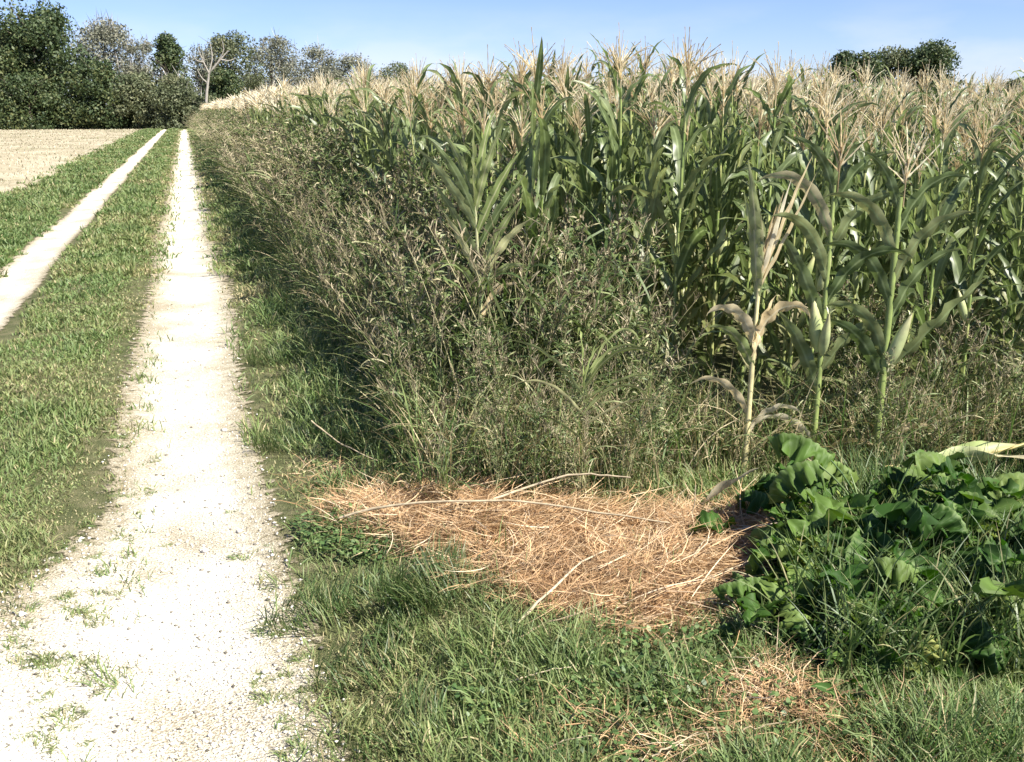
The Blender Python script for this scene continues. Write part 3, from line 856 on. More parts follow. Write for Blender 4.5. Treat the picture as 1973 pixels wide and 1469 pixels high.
# ------------------------------------------------------------------ straw mat of dead cut grass (stuff)
def straw_patch(name, poly, n, label, hf=None, L=(.06, .22), dirn=None):
    lo, hi = poly[:, :2].min(0) - .1, poly[:, :2].max(0) + .1
    x = rng.uniform(lo[0], hi[0], n); y = rng.uniform(lo[1], hi[1], n)
    jx, jy = rng.normal(0, .055, n), rng.normal(0, .055, n)
    k = inside(poly, x + jx, y + jy); x, y = x[k], y[k]; n = len(x)
    z = hgt(x, y) + (hf(x, y) if hf is not None else .01) * rng.uniform(.2, 1.1, n) + .002
    cl = vnoise(x, y, .12, 31)
    az = (0 if dirn is None else dirn) + rng.normal(0, 1.0, n) + (vnoise(x, y, .22, 32) - .5) * 7
    g = Geo().add(*ribbons(np.stack([x, y, z], -1), az, rng.uniform(1.05, 1.62, n), rng.uniform(-.2, .6, n), rng.uniform(*L, n), rng.uniform(.0011, .0030, n), K=3,
                           roll=rng.uniform(-1, 1, n), azb=rng.normal(0, 1.6, n), rnd=np.clip(.5 * cl + rng.random(n) * .7 - .1, 0, 1)))
    return tag(obj(name, g, M['straw']), label, 'dead grass', kind='stuff')
straw_patch('dead_grass', STRAW, 85000, 'orange brown mat of dead cut grass before the weeds', lambda x, y: straw_h(x, y) + .012, dirn=2.1)
straw_patch('dead_grass', STRAW2, 3500, 'small brown dead grass patch beside the leafy plant')
straw_patch('dead_grass', STRAW3, 900, 'reddish dry grass patch on the verge by the rut', L=(.05, .16))
straw_patch('dead_grass', STRAW4, 5000, 'thin tan dead grass scraps strewn through the short green grass in the foreground')

STRAW_C = STRAW
x = rng.uniform(STRAW[:, 0].min(), STRAW[:, 0].max(), 3400); y = rng.uniform(STRAW[:, 1].min(), STRAW[:, 1].max(), 3400)
k = inside(STRAW, x, y); x, y = x[k], y[k]; n = len(x)
g = Geo().add(*ribbons(np.stack([x, y, hgt(x, y) + straw_h(x, y) + .012], -1), 2.0 + rng.normal(0, .9, n), rng.uniform(1.2, 1.6, n), rng.uniform(-.1, .4, n), rng.uniform(.12, .42, n), rng.uniform(.002, .0045, n), K=6,
                       roll=rng.uniform(-1, 1, n), azb=rng.normal(0, 1.6, n), rnd=rng.uniform(.3, 1, n)))
tag(obj('loose_straw', g, M['straw']), 'longer pale grass stems strewn over the dead grass mat', 'straw', kind='stuff')
# thatch under the mat
lo = STRAW[:, :2].mean(0)
pp = [STRAW[i] for i in range(len(STRAW))]
g = Geo(); nr = 6
rings = []
for k in range(nr + 1):
    f_ = k / nr
    q = lo[None] + (STRAW[:, :2] - lo[None]) * f_ * .97
    rings.append(np.stack([q[:, 0], q[:, 1], hgt(q[:, 0], q[:, 1]) + .004 + straw_h(q[:, 0], q[:, 1]) * .6 * (1 - f_ ** 4) - .01 * (f_ == 1)], -1))
V = np.concatenate(rings); nn = len(STRAW)
I = np.arange(len(V)).reshape(nr + 1, nn); nx = np.roll(I, -1, 1)
F = np.stack([I[:-1], nx[:-1], nx[1:], I[1:]], -1).reshape(-1, 4)
M['thatch'] = soil_mat('thatch', [(0, (.10, .065, .03)), (.5, (.27, .18, .09)), (1, (.42, .31, .18))], scale=9, fine=70, bump=1)
tag(obj('thatch', Geo().add(V, F), M['thatch']), 'matted brown thatch under the dead cut grass', 'thatch', kind='stuff')

# pale dry stalks lying about, one object each
def stalk_on(name, label, pts, r, mat, hs, cat='dry stalk', group=None, rough=.006):
    P = []
    for (px, py), h_ in zip(pts, hs):
        p = ground(px, py, h_); P.append([p[0], p[1], float(hgt(p[0], p[1])) + h_ + .01])
    P = np.array(P)
    t = np.linspace(0, 1, len(P)); tt = np.linspace(0, 1, 14)
    Q = np.stack([np.interp(tt, t, P[:, i]) for i in range(3)], -1)
    for _ in range(2): Q[1:-1] = (Q[:-2] + Q[1:-1] * 2 + Q[2:]) / 4
    Q[1:-1] += rng.normal(0, rough * .35, Q[1:-1].shape)
    org = Q[0].copy()
    rad = r * .5 * (1 - .55 * tt)
    rad = rad * np.where(np.arange(14) % 4 == 2, 1.18, 1)
    o = obj(name, Geo().add(*tubes(Q - org, rad[None], 6)), mat)
    o.location = org
    return tag(o, label, cat, group)
stalk_on('dry_stalk', 'long pale stalk lying along the back edge of the dead grass', [(655, 1003), (720, 982), (820, 972), (950, 964), (1080, 980), (1200, 1000), (1290, 1013)], .011, M['pale_stem'], [.07, .10, .12, .13, .12, .11, .09])
stalk_on('dry_stalk', 'straight pale stalk lying low at the left of the dead grass below the long one', [(655, 1000), (760, 1010), (860, 1022), (935, 1025)], .005, M['pale_stem'], [.03, .05, .04, .03])
stalk_on('dry_stalk', 'thick bleached stalk propped across the shade at the foot of the thicket', [(930, 975), (1020, 940), (1110, 917), (1170, 922), (1215, 925)], .011, M['pale_stem'], [.05, .10, .15, .16, .16])
stalk_on('dry_stalk', 'pale bent stalk slanting from the verge grass into the weeds', [(600, 815), (640, 850), (700, 880), (735, 895)], .007, M['pale_stem'], [.22, .14, .09, .05])
stalk_on('dry_stalk', 'light stalk rising to the right at the grassy edge of the dead grass', [(995, 1207), (1040, 1165), (1080, 1125), (1130, 1075), (1215, 1058)], .010, M['pale_stem'], [.02, .05, .07, .07, .04])
stalk_on('dry_stalk', 'lowest long stalk at the corner where dead grass meets green grass', [(960, 1250), (1040, 1212), (1110, 1190), (1150, 1170), (1210, 1155)], .006, M['pale_stem'], [.02, .04, .05, .05, .03])
stalk_on('dry_stalk', 'thin stalk curving through the dead grass beside the leafy plant', [(1320, 1110), (1345, 1060), (1385, 1020)], .005, M['pale_stem'], [.03, .08, .06])
stalk_on('dry_stalk', 'pale stalk lying in the grass at the bottom edge of the picture', [(1255, 1465), (1300, 1440), (1345, 1418)], .005, M['pale_stem'], [.03, .04, .04])
stalk_on('dry_stalk', 'whitish curved stalk in the grass at the bottom, left of the others', [(1045, 1455), (1090, 1432), (1140, 1425)], .005, M['pale_stem'], [.02, .05, .05])
stalk_on('dry_stalk', 'tan stalk lying in the green grass below the dead grass mat', [(985, 1320), (1030, 1302), (1100, 1292)], .005, M['straw'], [.03, .05, .05])
stalk_on('dry_stalk', 'pale stalk across the small brown patch below the leafy plant', [(1420, 1412), (1480, 1404), (1545, 1393)], .005, M['pale_stem'], [.03, .04, .04])
stalk_on('dry_stalk', 'short thin pale stem leaning at the back right corner of the dead grass', [(1340, 940), (1335, 1000), (1330, 1020)], .004, M['pale_stem'], [.20, .08, .02])

# clump of grey roots on the mat
rt = thing('root_clump', 'torn up clump of pale roots with dark earth lying on the dead grass', 'root clump', (*ground(880, 1005)[:2], .085), scale=1.1)
nrt = 70
rb = rng.normal(0, .022, (nrt, 3)) + np.array([0, 0, .035])
obj('root', Geo().add(*ribbons(rb, rng.uniform(0, 6.28, nrt), rng.uniform(.9, 2.4, nrt), rng.uniform(-.5, 1, nrt), rng.uniform(.04, .10, nrt), .0035, K=4, azb=rng.normal(0, 1.5, nrt))), M['straw'], rt)
bm_ = Geo(); th_ = np.linspace(0, 2 * np.pi, 13)[:-1]
for k_ in range(7):
    pass
ph_ = np.linspace(-1.4, 1.4, 7)
Vb = np.array([[math.cos(p) * math.cos(t) * .045 * (1 + .35 * math.sin(3 * t + 2 * p)), math.cos(p) * math.sin(t) * .035, .02 + math.sin(p) * .028] for p in ph_ for t in th_])
Ib = np.arange(84).reshape(7, 12); Nb = np.roll(Ib, -1, 1)
bm_.add(Vb, np.stack([Ib[:-1], Nb[:-1], Nb[1:], Ib[1:]], -1).reshape(-1, 4))
obj('earth_ball', bm_, M['field_soil'], rt)

# ------------------------------------------------------------------ hero corn plants
VR = YAW + R(90)      # azimuth towards the right of the view
def hero(name, label, px, py, H, leaves, stalkmat, tassel=False, ears=(), tilt=(0, 0), r=.013, loc=None, cat='corn plant', dryto=0):
    p = ground(px, py) if loc is None else np.array(loc)
    root = thing(name, label, cat, (p[0], p[1], float(hgt(p[0], p[1]))))
    t = np.linspace(0, 1, 10)
    P = np.stack([tilt[0] * t ** 1.6, tilt[1] * t ** 1.6, t * H - .01], -1)
    rad = (r - .006 * t) * np.where(np.arange(10) % 2 == 1, 1.12, 1)
    obj('stalk', Geo().add(*tubes(P, rad[None], 8)), stalkmat, root)
    for (q, az, le, be, L, W, m, *ex) in leaves:
        base = np.array([tilt[0] * q ** 1.6, tilt[1] * q ** 1.6, q * H])
        o = obj('leaf', Geo().add(*ribbons(base[None], VR + az, le, be, L, W, K=18, prof=CORN_PROF(18), cols=3, fold=.35, wave=.22, azb=ex[0] if ex else 0., roll=ex[1] if len(ex) > 1 else (1.15 if math.cos(az) > 0 else -1.15), pw=2.0, wf=25)), M[m], root)
        if m == 'corn_leaf_dry': o['label'] = 'dry tan leaf'
    for (q, az, le, L, rr) in ears:
        g = Geo(); ear_geo(g, np.array([tilt[0] * q ** 1.6, tilt[1] * q ** 1.6, q * H]), VR + az, le, L, rr)
        e = obj('ear', g, M['husk'], root)
    if tassel:
        ta = corn_parts(77, H)[2]
        obj('tassel', ta, M['tassel'], root)
    return root
PI = math.pi
D_, P_, G_ = 'corn_leaf_dry', 'corn_leaf_pale', 'corn_leaf'
hero('dry_corn_plant', 'half dried yellow corn stalk without tassel, leaves split into a V at its top', 1433, 925, .84,
     [(1.0, PI, .10, .14, .52, .046, P_), (1.0, PI + .5, .2, .05, .40, .040, P_), (.97, PI, .02, .1, .36, .04, P_), (1.0, 0, .30, .1, .56, .022, D_), (1.0, .3, .22, .02, .45, .02, D_), (.98, 0, .42, -.05, .52, .018, D_), (1.0, .2, .12, .1, .34, .02, D_), (1.0, -.4, .36, .2, .50, .03, P_),
      (.97, .1, .15, .1, .42, .02, D_), (.72, 0, .35, 2.6, .34, .055, D_), (.72, PI, .35, 2.3, .30, .05, D_), (.62, -.3, .15, .5, .30, .04, D_), (.60, PI, .4, 1.4, .28, .05, P_),
      (.35, PI, .5, 1.9, .34, .035, D_), (.25, .2, .5, 2.2, .3, .03, D_), (.95, PI + .2, .1, .05, .5, .05, P_)], M['corn_stalk_dry'], tilt=(.03, .03), r=.014)
hero('corn_plant', 'front corn stalk bearing a fat green ear on its left side, between two others', 1562, 915, 1.26,
     [(.30, PI, .35, .5, .42, .06, G_), (.36, 0, .45, 1.6, .42, .052, G_), (.52, PI, .38, .35, .5, .055, G_), (.60, .3, .4, 1.9, .46, .052, G_), (.68, PI - .4, .35, 1.5, .46, .052, G_), (.76, 0, .35, 1.8, .46, .052, G_),
      (.83, PI, .35, 2.0, .46, .052, G_), (.90, 0, .3, 1.5, .38, .045, G_), (.96, PI, .3, 1.2, .32, .04, G_), (.12, PI, .7, 1.6, .3, .04, D_)], M['corn_stalk'], tassel=True,
     ears=[(.44, PI, .16, .24, .031), (.43, PI / 2, .3, .2, .022)], r=.014)
hero('corn_plant', 'thick front corn stalk with a leaning ear and a long grey green leaf reaching right', 1682, 912, 1.20,
     [(.37, 0, .7, .3, .62, .075, G_, -.2, 1.0), (.34, PI, .4, 1.2, .42, .06, G_), (.42, PI, .3, 1.8, .42, .052, G_), (.48, -.9, .6, 1.9, .46, .06, G_), (.55, 0, .3, 1.3, .46, .055, G_), (.62, PI, .35, 1.8, .46, .052, G_), (.70, .2, .35, 1.4, .46, .052, G_),
      (.78, PI, .35, 1.7, .46, .052, G_), (.86, 0, .3, 1.8, .42, .052, G_), (.94, PI, .3, 1.0, .32, .04, G_), (.2, -.6, .7, 1.9, .42, .06, G_), (.1, 0, .8, 1.6, .3, .04, D_)], M['corn_stalk'], tassel=True,
     ears=[(.40, .3, .32, .25, .028)], r=.017)
hero('corn_plant', 'tall pale green corn plant rising above the weed thicket with fanned upright leaves', 0, 0, 1.12,
     [(.99, PI, .30, .5, .36, .034, P_), (.99, 0, .14, .25, .42, .034, P_), (.97, PI / 2, .2, .3, .4, .04, P_), (.95, .5, .26, .3, .40, .034, P_), (.92, PI - .5, .4, .5, .42, .04, G_), (.88, PI - .3, .5, .45, .46, .042, G_),
      (.86, .1, .40, .3, .42, .04, P_), (.80, 0, .5, .25, .40, .038, G_), (.76, PI, .46, .2, .40, .040, G_), (.72, PI + .4, .55, .3, .40, .038, P_), (.70, .3, .45, .3, .40, .038, P_), (.67, PI, .4, .25, .36, .035, P_),
      (.66, .1, .5, .6, .40, .04, P_), (.60, PI, .4, 2.3, .34, .035, P_), (.62, .2, .62, 1.6, .30, .035, P_), (.5, 0, .3, 1.8, .3, .03, D_)],
     M['corn_leaf_pale'], r=.012, loc=(*xy_of(4.55, -.13), 0), tilt=(-.03, .03))
# fallen plant at the right edge: husks and long leaves
p = ground(1700, 955)
rt = thing('fallen_corn_plant', 'fallen corn stalk with a big pale husk lying towards the right edge', 'corn plant', (p[0], p[1], float(hgt(p[0], p[1]))))
r3 = np.array([math.sin(VR), math.cos(VR), 0])
t = np.linspace(0, 1, 9)
P = r3[None] * (t * .95)[:, None] + np.array([0, 0, 1])[None] * (.12 + .10 * t + .12 * t ** 2)[:, None]
obj('stalk', Geo().add(*tubes(P, (.010 - .004 * t)[None], 7)), M['corn_stalk_dry'], rt)
g = Geo()
g.add(*ribbons(np.array([r3 * .2 + [0, 0, .155]] * 4), VR + np.array([0, .15, -.12, .05]), 1.40, np.array([-.05, .1, .05, -.1]), np.array([.34, .3, .36, .25]), .085, K=10, cols=3, fold=.6, wave=.15, roll=np.array([0, .7, -.7, 1.4]), wf=8))
obj('husk', g, M['husk'], rt)
for (s, az, le, be, L, W, m) in ((.5, .1, 1.2, .35, .55, .07, P_), (.75, 0, .9, .5, .6, .08, G_), (.8, -.1, .75, .6, .7, .08, P_), (.6, -.7, 1.3, .5, .4, .05, D_), (.4, .9, 1.3, .5, .35, .04, D_)):
    b = r3 * .95 * s + np.array([0, 0, .12 + .10 * s + .12 * s * s])
    obj('leaf', Geo().add(*ribbons(b[None], VR + az, le, be, L, W, K=16, prof=CORN_PROF(16), cols=3, fold=.35, wave=.2, roll=.5, pw=1.6)), M[m], rt)
# drooping reed-like plant in front of the weeds
p = ground(1105, 990)
hero('reed_clump', 'pale green reed clump with long drooping leaves at the front of the thicket', 1120, 985, .50,
     [(1., 0, .35, 2.1, .34, .016, P_), (1., .4, .5, 2.4, .44, .018, P_), (.95, PI, .6, 1.2, .42, .014, G_), (1., -.8, .5, 2.6, .5, .018, P_), (.9, 0, .9, 1.2, .34, .014, P_), (.8, .2, .6, 2.5, .35, .015, P_),
      (.8, PI - .5, .7, 1.4, .4, .013, P_), (.9, -1.2, .4, 2.8, .5, .018, P_), (.7, .1, .9, 1.0, .35, .013, G_), (1, -.3, .1, .9, .2, .013, P_), (.6, PI, .9, .8, .3, .012, G_), (.97, -1.6, .3, 2.9, .46, .016, P_)], M['weed_stem'], r=.005, cat='reed')
# curled dead leaves
def curl(label, px, py, az, L, W, h, be, le, roll=.4):
    p = ground(px, py)
    o = obj('dead_corn_leaf', Geo().add(*ribbons(np.array([[0, 0, 0.]]), VR + az, le, be, L, W, K=14, prof=CORN_PROF(14), cols=3, fold=.8, wave=.2, roll=roll)), M[D_])
    o.location = (p[0], p[1], float(hgt(p[0], p[1])) + h)
    return tag(o, label, 'dead leaf')
curl('curled cream dead leaf resting just left of the leafy plant top', 1350, 1000, .1, .26, .05, .07, .6, .7)
curl('arched pale dead leaf between the second and third front stalks', 1572, 915, .1, .30, .035, .10, 1.6, .8)
curl('small arched white dead leaf at the foot of the dried stalk', 1440, 905, .1, .20, .03, .10, 2.0, .6)

# ------------------------------------------------------------------ broad-leaved plants
def broad_leaf(base, az, pit, L, lobes, seed, droop=1.0):
    "petiole from base, then a ruffled lobed blade; returns (blade, stalk)"
    r = np.random.default_rng(seed)
    nu, nv = 30, 13
    L = L * 1.3
    u = np.linspace(0, 1, nu); v = np.linspace(-1, 1, nv)
    w = .30 * np.sin(np.pi * np.clip(u * .93 + .05, 0, 1) ** .72) ** .8
    ph = r.uniform(0, 6.28, 4)
    lob = 1 + .46 * np.sign(np.sin(u * lobes * 6.28 + ph[0])) * np.abs(np.sin(u * lobes * 6.28 + ph[0])) ** .7 + .16 * np.sin(u * lobes * 17 + ph[1])
    U, Vv = np.meshgrid(u, v, indexing='ij')
    Wd = (w * lob)[:, None] * L
    X = Vv * Wd * 1.0
    ang = pit - droop * U ** 1.4
    du = L / (nu - 1)
    Yc = np.concatenate([[0], np.cumsum(np.cos(ang[:, 0][1:]) * du)]); Zc = np.concatenate([[0], np.cumsum(np.sin(ang[:, 0][1:]) * du)])
    ruff = .11 * L * np.abs(Vv) ** 1.5 * np.sin(U * 13 + ph[2] + np.sign(Vv) * 1.1) + .03 * L * np.sin(U * 26 + Vv * 5 + ph[3]) * (np.abs(Vv) > .1) + .014 * L * np.sin(U * 52 - np.abs(Vv) * 9)
    cup = (-.22 * L * np.abs(Vv) ** 1.6 + .06 * L * (np.abs(Vv) < .02)) * (1 if r.random() < .6 else -.5)
    Z = Zc[:, None] + (ruff + cup) * np.cos(ang)
    Y = Yc[:, None] - (ruff + cup) * np.sin(ang) + .10 * L * np.abs(Vv) * -1 * (1 - U)
    c, s = math.sin(az), math.cos(az)
    V = np.stack([Y * c + X * s, Y * s - X * c, Z], -1) + base
    I = np.arange(nu * nv).reshape(nu, nv)
    F = np.stack([I[:-1, :-1], I[:-1, 1:], I[1:, 1:], I[1:, :-1]], -1).reshape(-1, 4)
    T = np.zeros((nu, nv, 4)); T[..., 0] = r.random(); T[..., 1] = U; T[..., 2] = np.minimum(1, np.abs(Vv) * 2.2 + .0); T[..., 3] = 1
    # side veins
    T[..., 2] = np.where((np.arange(nu) % 3 == 1)[:, None] & (np.abs(Vv) < .8), .12, T[..., 2])
    keepf = r.random(len(F)) > .012
    return V.reshape(-1, 3), F[keepf], T.reshape(-1, 4)

def broad_plant(name, label, u0, v0, leaves, height, size, seed, spread=.12, group=None):
    r = random.Random(seed)
    x0, y0 = xy_of(u0, v0)
    root = thing(name, label, 'leafy plant', (x0, y0, float(hgt(x0, y0))), 0, group)
    for i in range(leaves):
        az = i * 2.4 + r.uniform(-.4, .4)
        q = i / max(1, leaves - 1)
        hl = height * (.12 + .88 * q ** .8) * r.uniform(.8, 1.1)
        out = spread * (1.25 - .6 * q) * r.uniform(.6, 1.3)
        b0 = np.array([r.gauss(0, .02), r.gauss(0, .02), 0])
        tipp = np.array([math.sin(az) * out, math.cos(az) * out, hl])
        mid = (b0 + tipp) / 2 + np.array([math.sin(az), math.cos(az), 0]) * -out * .25 + [0, 0, hl * .18]
        tt = np.linspace(0, 1, 7)[:, None]
        P = b0 * (1 - tt) ** 2 + mid * 2 * tt * (1 - tt) + tipp * tt ** 2
        lf = obj('leaf', Geo().add(*broad_leaf(tipp, az, r.uniform(-.1, .75), size * r.uniform(.65, 1.2), r.choice((3, 3.5, 4)), seed * 100 + i, r.uniform(.7, 1.9))), M['big_leaf'], root)
        obj('leaf_stalk', Geo().add(*tubes(P, np.linspace(.0045, .003, 7)[None], 5)), M['clover'], lf)
    return root
broad_plant('broadleaf_plant', 'tallest dark leafy plant with drooping lobed leaves before the three stalks', 3.20, 1.25, 28, .36, .17, 3, .22)
broad_plant('broadleaf_plant', 'leafy plant nearest the dead grass, its big leaves shading the ground', 2.86, .96, 20, .18, .13, 4, .14)
broad_plant('broadleaf_plant', 'dark leafy plant at the right edge below the fallen corn', 3.35, 1.55, 24, .28, .16, 5, .18)
broad_plant('broadleaf_plant', 'leafy plant with big drooping leaves reaching left over the foot of the dry stalk', 3.34, 1.06, 10, .19, .17, 13, .22)
broad_plant('broadleaf_plant', 'low leafy plant spreading in front of the tallest leafy plant', 2.78, 1.05, 18, .15, .14, 6, .15)
broad_plant('broadleaf_plant', 'leafy plant in the lower right corner with grass growing through it', 2.68, 1.32, 20, .22, .15, 8, .15)
broad_plant('broadleaf_plant', 'small leafy plant left of the others, by the brown patch', 2.76, .78, 11, .12, .10, 9, .10)
broad_plant('broadleaf_plant', 'leafy plant cut by the right edge, between the tall and corner ones', 3.05, 1.55, 18, .25, .15, 10, .16)
# smaller leaves filling the clump
n = 900
uu = rng.normal(2.98, .24, n); vv = rng.uniform(.74, 1.8, n); vv = np.maximum(vv, .72 + .55 * np.clip(uu - 2.85, 0, 1) + rng.uniform(0, .2, n))
x, y = xy_of(uu, vv)
hh = rng.uniform(.02, .22, n) * np.clip(1.1 - np.abs(uu - 3.15) / .7, .2, 1)
g = Geo()
g.add(*ribbons(np.stack([x, y, hgt(x, y) + hh], -1), rng.uniform(0, 6.28, n), rng.uniform(.6, 1.5, n), rng.uniform(.2, 1.3, n), rng.uniform(.05, .10, n), rng.uniform(.025, .05, n), K=5, cols=3,
               prof=np.array([.2, .8, 1, .85, .5, .05]), fold=.4, wave=.3, roll=rng.normal(0, .4, n)))
tag(obj('undergrowth', g, M['big_leaf']), 'smaller dark green leaves filling the space under the leafy plants', 'undergrowth', kind='stuff')
n = 5600
uu = rng.uniform(2.45, 3.7, n); vv = 1.85 - 1.05 * rng.random(n) ** 1.3; vv = np.maximum(vv, .80 + .6 * np.clip(uu - 2.85, 0, 1) + rng.uniform(0, .25, n)); x, y = xy_of(uu, vv)
g = Geo().add(*ribbons(np.stack([x, y, hgt(x, y)], -1), rng.uniform(0, 6.28, n), rng.uniform(0, .5, n), rng.uniform(.1, 1.5, n), rng.uniform(.10, .36, n), rng.uniform(.003, .0065, n), K=6, roll=rng.uniform(-1, 1, n)))
tag(obj('leafy_grass', g, M['bright_grass']), 'bright grass blades growing up through the leafy plants', 'grass', kind='stuff')

# bright tufts and creeping leaves
def bunch(label, px, py, n, L, W, spread):
    p = ground(px, py)
    o = obj('grass_clump', tuft_geo(n, L, W, spread, .7), M['bright_grass'])
    o.location = (p[0], p[1], float(hgt(p[0], p[1])))
    return tag(o, label, 'grass clump')
bunch('large fanned bright green grass clump before the dead grass', 820, 1150, 620, .19, .0036, .15)
bunch('lower bright grass clump with a few blades standing tall', 770, 1215, 260, .12, .004, .09)
bunch('bright green grass clump at the foot of the weeds by the red patch', 790, 940, 300, .14, .004, .10)
for i_, (lb, px, py, L_) in enumerate((('long grass clump bending over the rut edge left of the dead grass', 590, 1190, .13), ('grass clump left of the large fanned one', 700, 1160, .13),
        ('grass clump right of the large fanned one, touching the dead grass', 905, 1170, .12), ('grass clump in the middle of the lower verge', 700, 1300, .13), ('grass clump at the bottom edge beside the rut', 760, 1420, .12),
        ('grass clump in the shade at the thicket corner', 690, 860, .16), ('grass clump midway along the right verge', 520, 700, .18), ('grass clump on the verge below the bent stalk', 545, 860, .14))):
    bunch(lb, px, py, 240, L_, .0035, .15)
n = 9000
polyc = gpoly([(560, 1010), (700, 1000), (760, 1050), (740, 1100), (640, 1090), (580, 1060)])
poly2 = gpoly([(850, 1330), (1100, 1230), (1380, 1230), (1600, 1400), (2000, 1420), (2000, 1520), (1100, 1500), (900, 1440)])
x = rng.uniform(.2, 2.4, n * 3); y = rng.uniform(1.8, 4.2, n * 3)
k = inside(polyc, x, y) | (inside(poly2, x, y) & (vnoise(x, y, .2, 41) * .6 + rng.random(len(x)) * .6 > .72)); x, y = x[k], y[k]; n = len(x)
g = Geo().add(*ribbons(np.stack([x, y, hgt(x, y) + rng.uniform(.01, .06, n)], -1), rng.uniform(0, 6.28, n), rng.uniform(.7, 1.5, n), rng.uniform(0, .6, n), rng.uniform(.012, .026, n), rng.uniform(.008, .017, n), K=3, prof=np.array([.4, 1, .9, .25])))
tag(obj('creeping_leaves', g, M['clover']), 'small round bright leaves creeping through the verge grass', 'ground cover', kind='stuff')

# ------------------------------------------------------------------ trees
def tree(name, label, px, top, halfw, dist, mat, leafn=5200, base_drop=0., shape='round', leaf=.26, twigs=0, bark='bark', low=.08, group=None, cl=26, fill=1.):
    """px, top: where the crown's middle and top are seen; halfw in photo pixels"""
    b = at(px, 235, dist); b[2] = float(hgt(b[0], b[1])) - .1
    tp = at(px, top, dist)
    H = tp[2] - b[2]
    Rw = halfw * 1.14 / FPX * dist
    root = thing(name, label, 'tree', b, 0, group)
    r = np.random.default_rng(abs(int(px * 7 + top)))
    th = H * .8
    t = np.linspace(0, 1, 8)
    wob = r.normal(0, .12, (8, 2)) * t[:, None]
    P = np.stack([wob[:, 0], wob[:, 1], t * th], -1)
    gtr = Geo().add(*tubes(P, (H * .02 * (1.15 - t))[None], 8))
    nlb = 14
    q = r.uniform(.2, .95, nlb); az = r.uniform(0, 6.28, nlb); Ll = Rw * r.uniform(.5, .95, nlb)
    s4 = np.linspace(0, 1, 5)
    st = np.stack([np.interp(q, t, P[:, 0]), np.interp(q, t, P[:, 1]), q * th], -1)
    LB = st[:, None] + np.stack([np.sin(az)[:, None] * Ll[:, None] * s4, np.cos(az)[:, None] * Ll[:, None] * s4, (Ll * r.uniform(.3, .9, nlb))[:, None] * s4 ** .8], -1)
    gtr.add(*tubes(LB, (H * .007 * (1.1 - s4))[None], 5))
    obj('trunk', gtr, M[bark], root)
    # crown from clumps
    cz = r.uniform(low, 1, cl * 2)
    if shape == 'cone': rad = (1 - cz) ** .75 * 1.05 + .05
    elif shape == 'bush': rad = np.sqrt(np.clip(1 - (cz) ** 2, 0, 1)) + .1
    else: rad = np.sqrt(np.clip(1 - ((cz - .48) / .56) ** 2, 0, 1))
    ca = r.uniform(0, 6.28, cl * 2); cr = np.sqrt(r.uniform(.05, 1, cl * 2)) * rad * .8
    C = np.stack([np.cos(ca) * cr * Rw, np.sin(ca) * cr * Rw, cz * H * .93], -1)
    leafn = int(leafn * 3.0); leaf *= .82
    S = Rw * r.uniform(.20, .42, cl * 2) * (.6 + .5 * rad)
    Rw_ = Rw
    ci = r.integers(0, cl * 2, leafn)
    d = r.normal(0, 1, (leafn, 3)); d /= np.linalg.norm(d, axis=1, keepdims=True)
    rr = r.uniform(.3, 1.0, leafn) ** .6 * (1 + np.abs(r.normal(0, .22, leafn)))
    L0 = C[ci] + d * (S[ci] * rr)[:, None] * np.array([1, 1, .8])
    L0[:, 2] = np.clip(L0[:, 2], .05, None)
    # each leaf clump is a small bent quad
    a1 = r.normal(0, 1, (leafn, 3)); a1 /= np.linalg.norm(a1, axis=1, keepdims=True)
    a2 = np.cross(a1, d + r.normal(0, .5, (leafn, 3))); a2 /= np.linalg.norm(a2, axis=1, keepdims=True) + 1e-6
    sz = leaf * r.uniform(.35, 1.15, leafn)[:, None] * .9
    q4 = np.stack([L0 - a1 * sz, L0 - a2 * sz * .55, L0 + a1 * sz, L0 + a2 * sz * .55], 1)
    T = np.zeros((leafn, 4, 4)); T[..., 0] = np.clip(r.normal(.45, .22, leafn) + (r.random(cl * 2)[ci] - .5) * .5, 0, 1)[:, None]; T[..., 3] = 1
    obj('crown', Geo().add(q4.reshape(-1, 3), np.arange(leafn * 4).reshape(-1, 4), T.reshape(-1, 4)), M[mat], root, smooth=False)
    if twigs:
        base = C[r.integers(0, cl * 2, twigs)] + r.normal(0, .2, (twigs, 3))
        keep = r.uniform(0, 6.28, twigs)
        obj('twigs', Geo().add(*ribbons(base, keep, r.uniform(0, .8, twigs), r.uniform(-.3, .5, twigs), r.uniform(.8, 2.6, twigs), .06, K=3)), M['twig'], root)
    return root

tree('oak_tree', 'tallest dark green tree at the left end of the wood', 82, 4, 86, 104, 'crown_dark', 12000, leaf=.30, low=.02, cl=46)
tree('oak_tree', 'dark tree cut by the left edge beside the tallest one', -25, 40, 75, 106, 'crown_dark', 7000, leaf=.30, low=.02, cl=34)
tree('willow_tree', 'pale grey green tree just right of the tallest tree', 215, 38, 62, 116, 'crown_grey', 5200, leaf=.22, twigs=260, low=.1, cl=34)
tree('willow_tree', 'thin grey tree between the dark bushes and the pointed tree', 280, 66, 36, 118, 'crown_grey', 2200, leaf=.2, twigs=160, low=.1)
tree('dark_bush', 'wide dark bush at the field end under the pale grey tree', 205, 118, 62, 101, 'crown_dark', 6000, shape='bush', leaf=.24, low=0)
tree('dark_bush', 'dark bush left of the track end, right of the wide one', 268, 138, 42, 100, 'crown_green', 3800, shape='bush', leaf=.22, low=0)
tree('dark_bush', 'dark bush under the tallest tree at the far left', 60, 150, 70, 100, 'crown_dark', 5000, shape='bush', leaf=.22, low=0)
tree('pointed_tree', 'dark green pointed tree above the end of the track', 335, 58, 56, 108, 'crown_dark', 5600, shape='cone', leaf=.24, low=.05, cl=34)
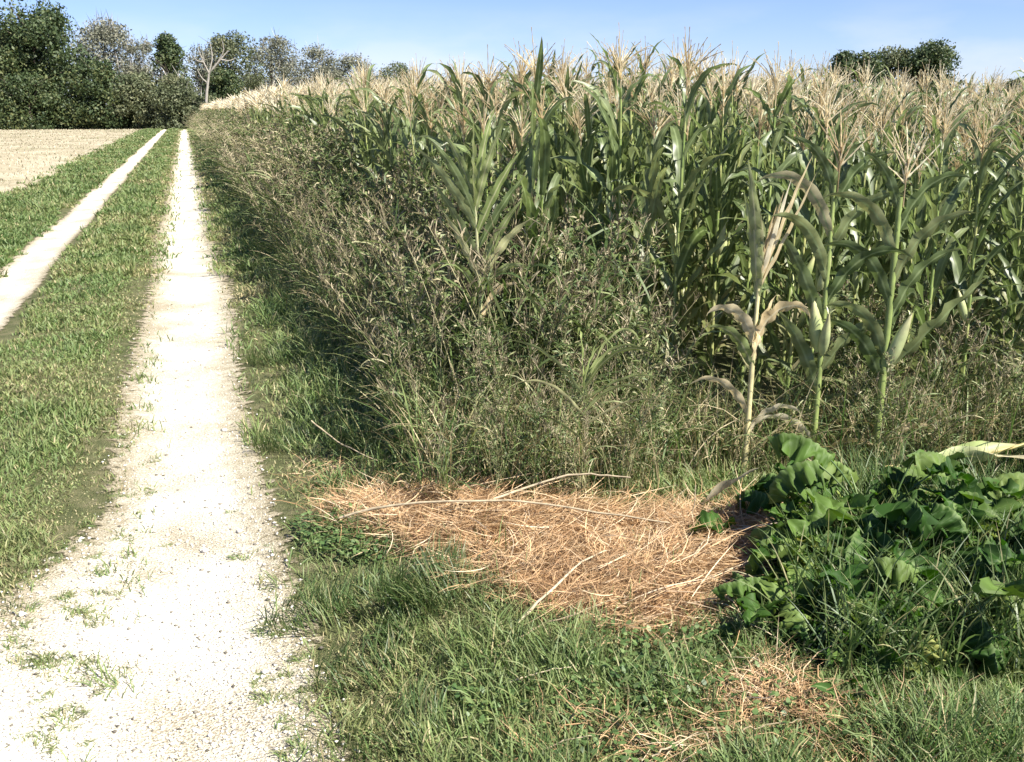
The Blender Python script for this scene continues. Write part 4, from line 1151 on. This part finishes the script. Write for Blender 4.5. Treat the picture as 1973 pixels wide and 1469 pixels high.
tree('grey_bush', 'grey green bush closing the end of the track', 348, 150, 48, 99, 'crown_green', 9000, shape='bush', leaf=.2, low=0, twigs=60)
tree('grey_bush', 'low bush at the track end, behind the corner of the corn', 400, 185, 34, 97, 'crown_green', 2200, shape='bush', leaf=.18, low=0)
tree('willow_tree', 'pale thin tree behind the leaning white trunk', 402, 84, 40, 120, 'crown_grey', 3000, leaf=.2, twigs=160, low=.1, cl=30)
tree('round_tree', 'round green tree just right of the leaning white trunk', 452, 58, 56, 122, 'crown_green', 5200, leaf=.24, cl=34)
tree('willow_tree', 'broad grey green tree right of the round green one', 530, 66, 58, 126, 'crown_grey', 5200, leaf=.22, twigs=140, cl=34)
tree('willow_tree', 'third grey tree along the wood edge, with an uneven top', 612, 82, 48, 128, 'crown_grey', 4000, leaf=.22, twigs=120)
tree('willow_tree', 'last low grey tree where the wood sinks behind the corn', 682, 104, 46, 130, 'crown_grey', 3200, leaf=.22, twigs=60)
tree('round_tree', 'low green tree top barely showing behind the corn tassels', 770, 122, 46, 132, 'crown_green', 2600, leaf=.22)
tree('dark_bush', 'dark bush in the shade behind the leaning white trunk', 435, 130, 40, 112, 'crown_dark', 3600, shape='bush', leaf=.22, low=0)
tree('round_tree', 'left rounded tree behind the corn at right', 1640, 90, 52, 84, 'crown_dark', 5200, leaf=.2, cl=34)
tree('round_tree', 'middle low tree behind the corn at right', 1715, 94, 52, 86, 'crown_green', 4600, leaf=.2)
tree('round_tree', 'right dome shaped tree behind the corn at right', 1790, 82, 60, 84, 'crown_dark', 6000, leaf=.2, cl=34)
tree('round_tree', 'green tree cut by the right edge of the picture', 1985, 148, 62, 88, 'crown_green', 9000, leaf=.2)

# leaning bare white trunk
b = at(398, 235, 96); b[2] = float(hgt(b[0], b[1]))
rt = thing('bare_tree', 'bare white forked trunk leaning right at the end of the track', 'tree', b)
def pt(px, py, dd=96): return at(px, py, dd) - b
def poly_tube(pts, r0, r1, k=12):
    P = np.array(pts); t = np.linspace(0, 1, len(P)); tt = np.linspace(0, 1, k)
    Q = np.stack([np.interp(tt, t, P[:, i]) for i in range(3)], -1)
    return tubes(Q, np.linspace(r0, r1, k)[None], 7)
g = Geo(); g.add(*poly_tube([pt(396, 236), pt(398, 180), pt(403, 140), pt(440, 98)], .16, .06))
obj('trunk', g, M['pale_bark'], rt)
g = Geo()
for pts in ([pt(403, 142), pt(392, 120), pt(382, 95)], [pt(403, 140), pt(410, 110), pt(404, 80)], [pt(425, 115), pt(442, 118), pt(455, 112)], [pt(392, 120), pt(380, 118), pt(372, 108)], [pt(418, 123), pt(432, 98), pt(428, 78)], [pt(399, 160), pt(388, 150), pt(380, 134)]):
    g.add(*poly_tube(pts, .07, .025, 6))
obj('branches', g, M['twig'], rt)

print('done', len(bpy.data.objects))
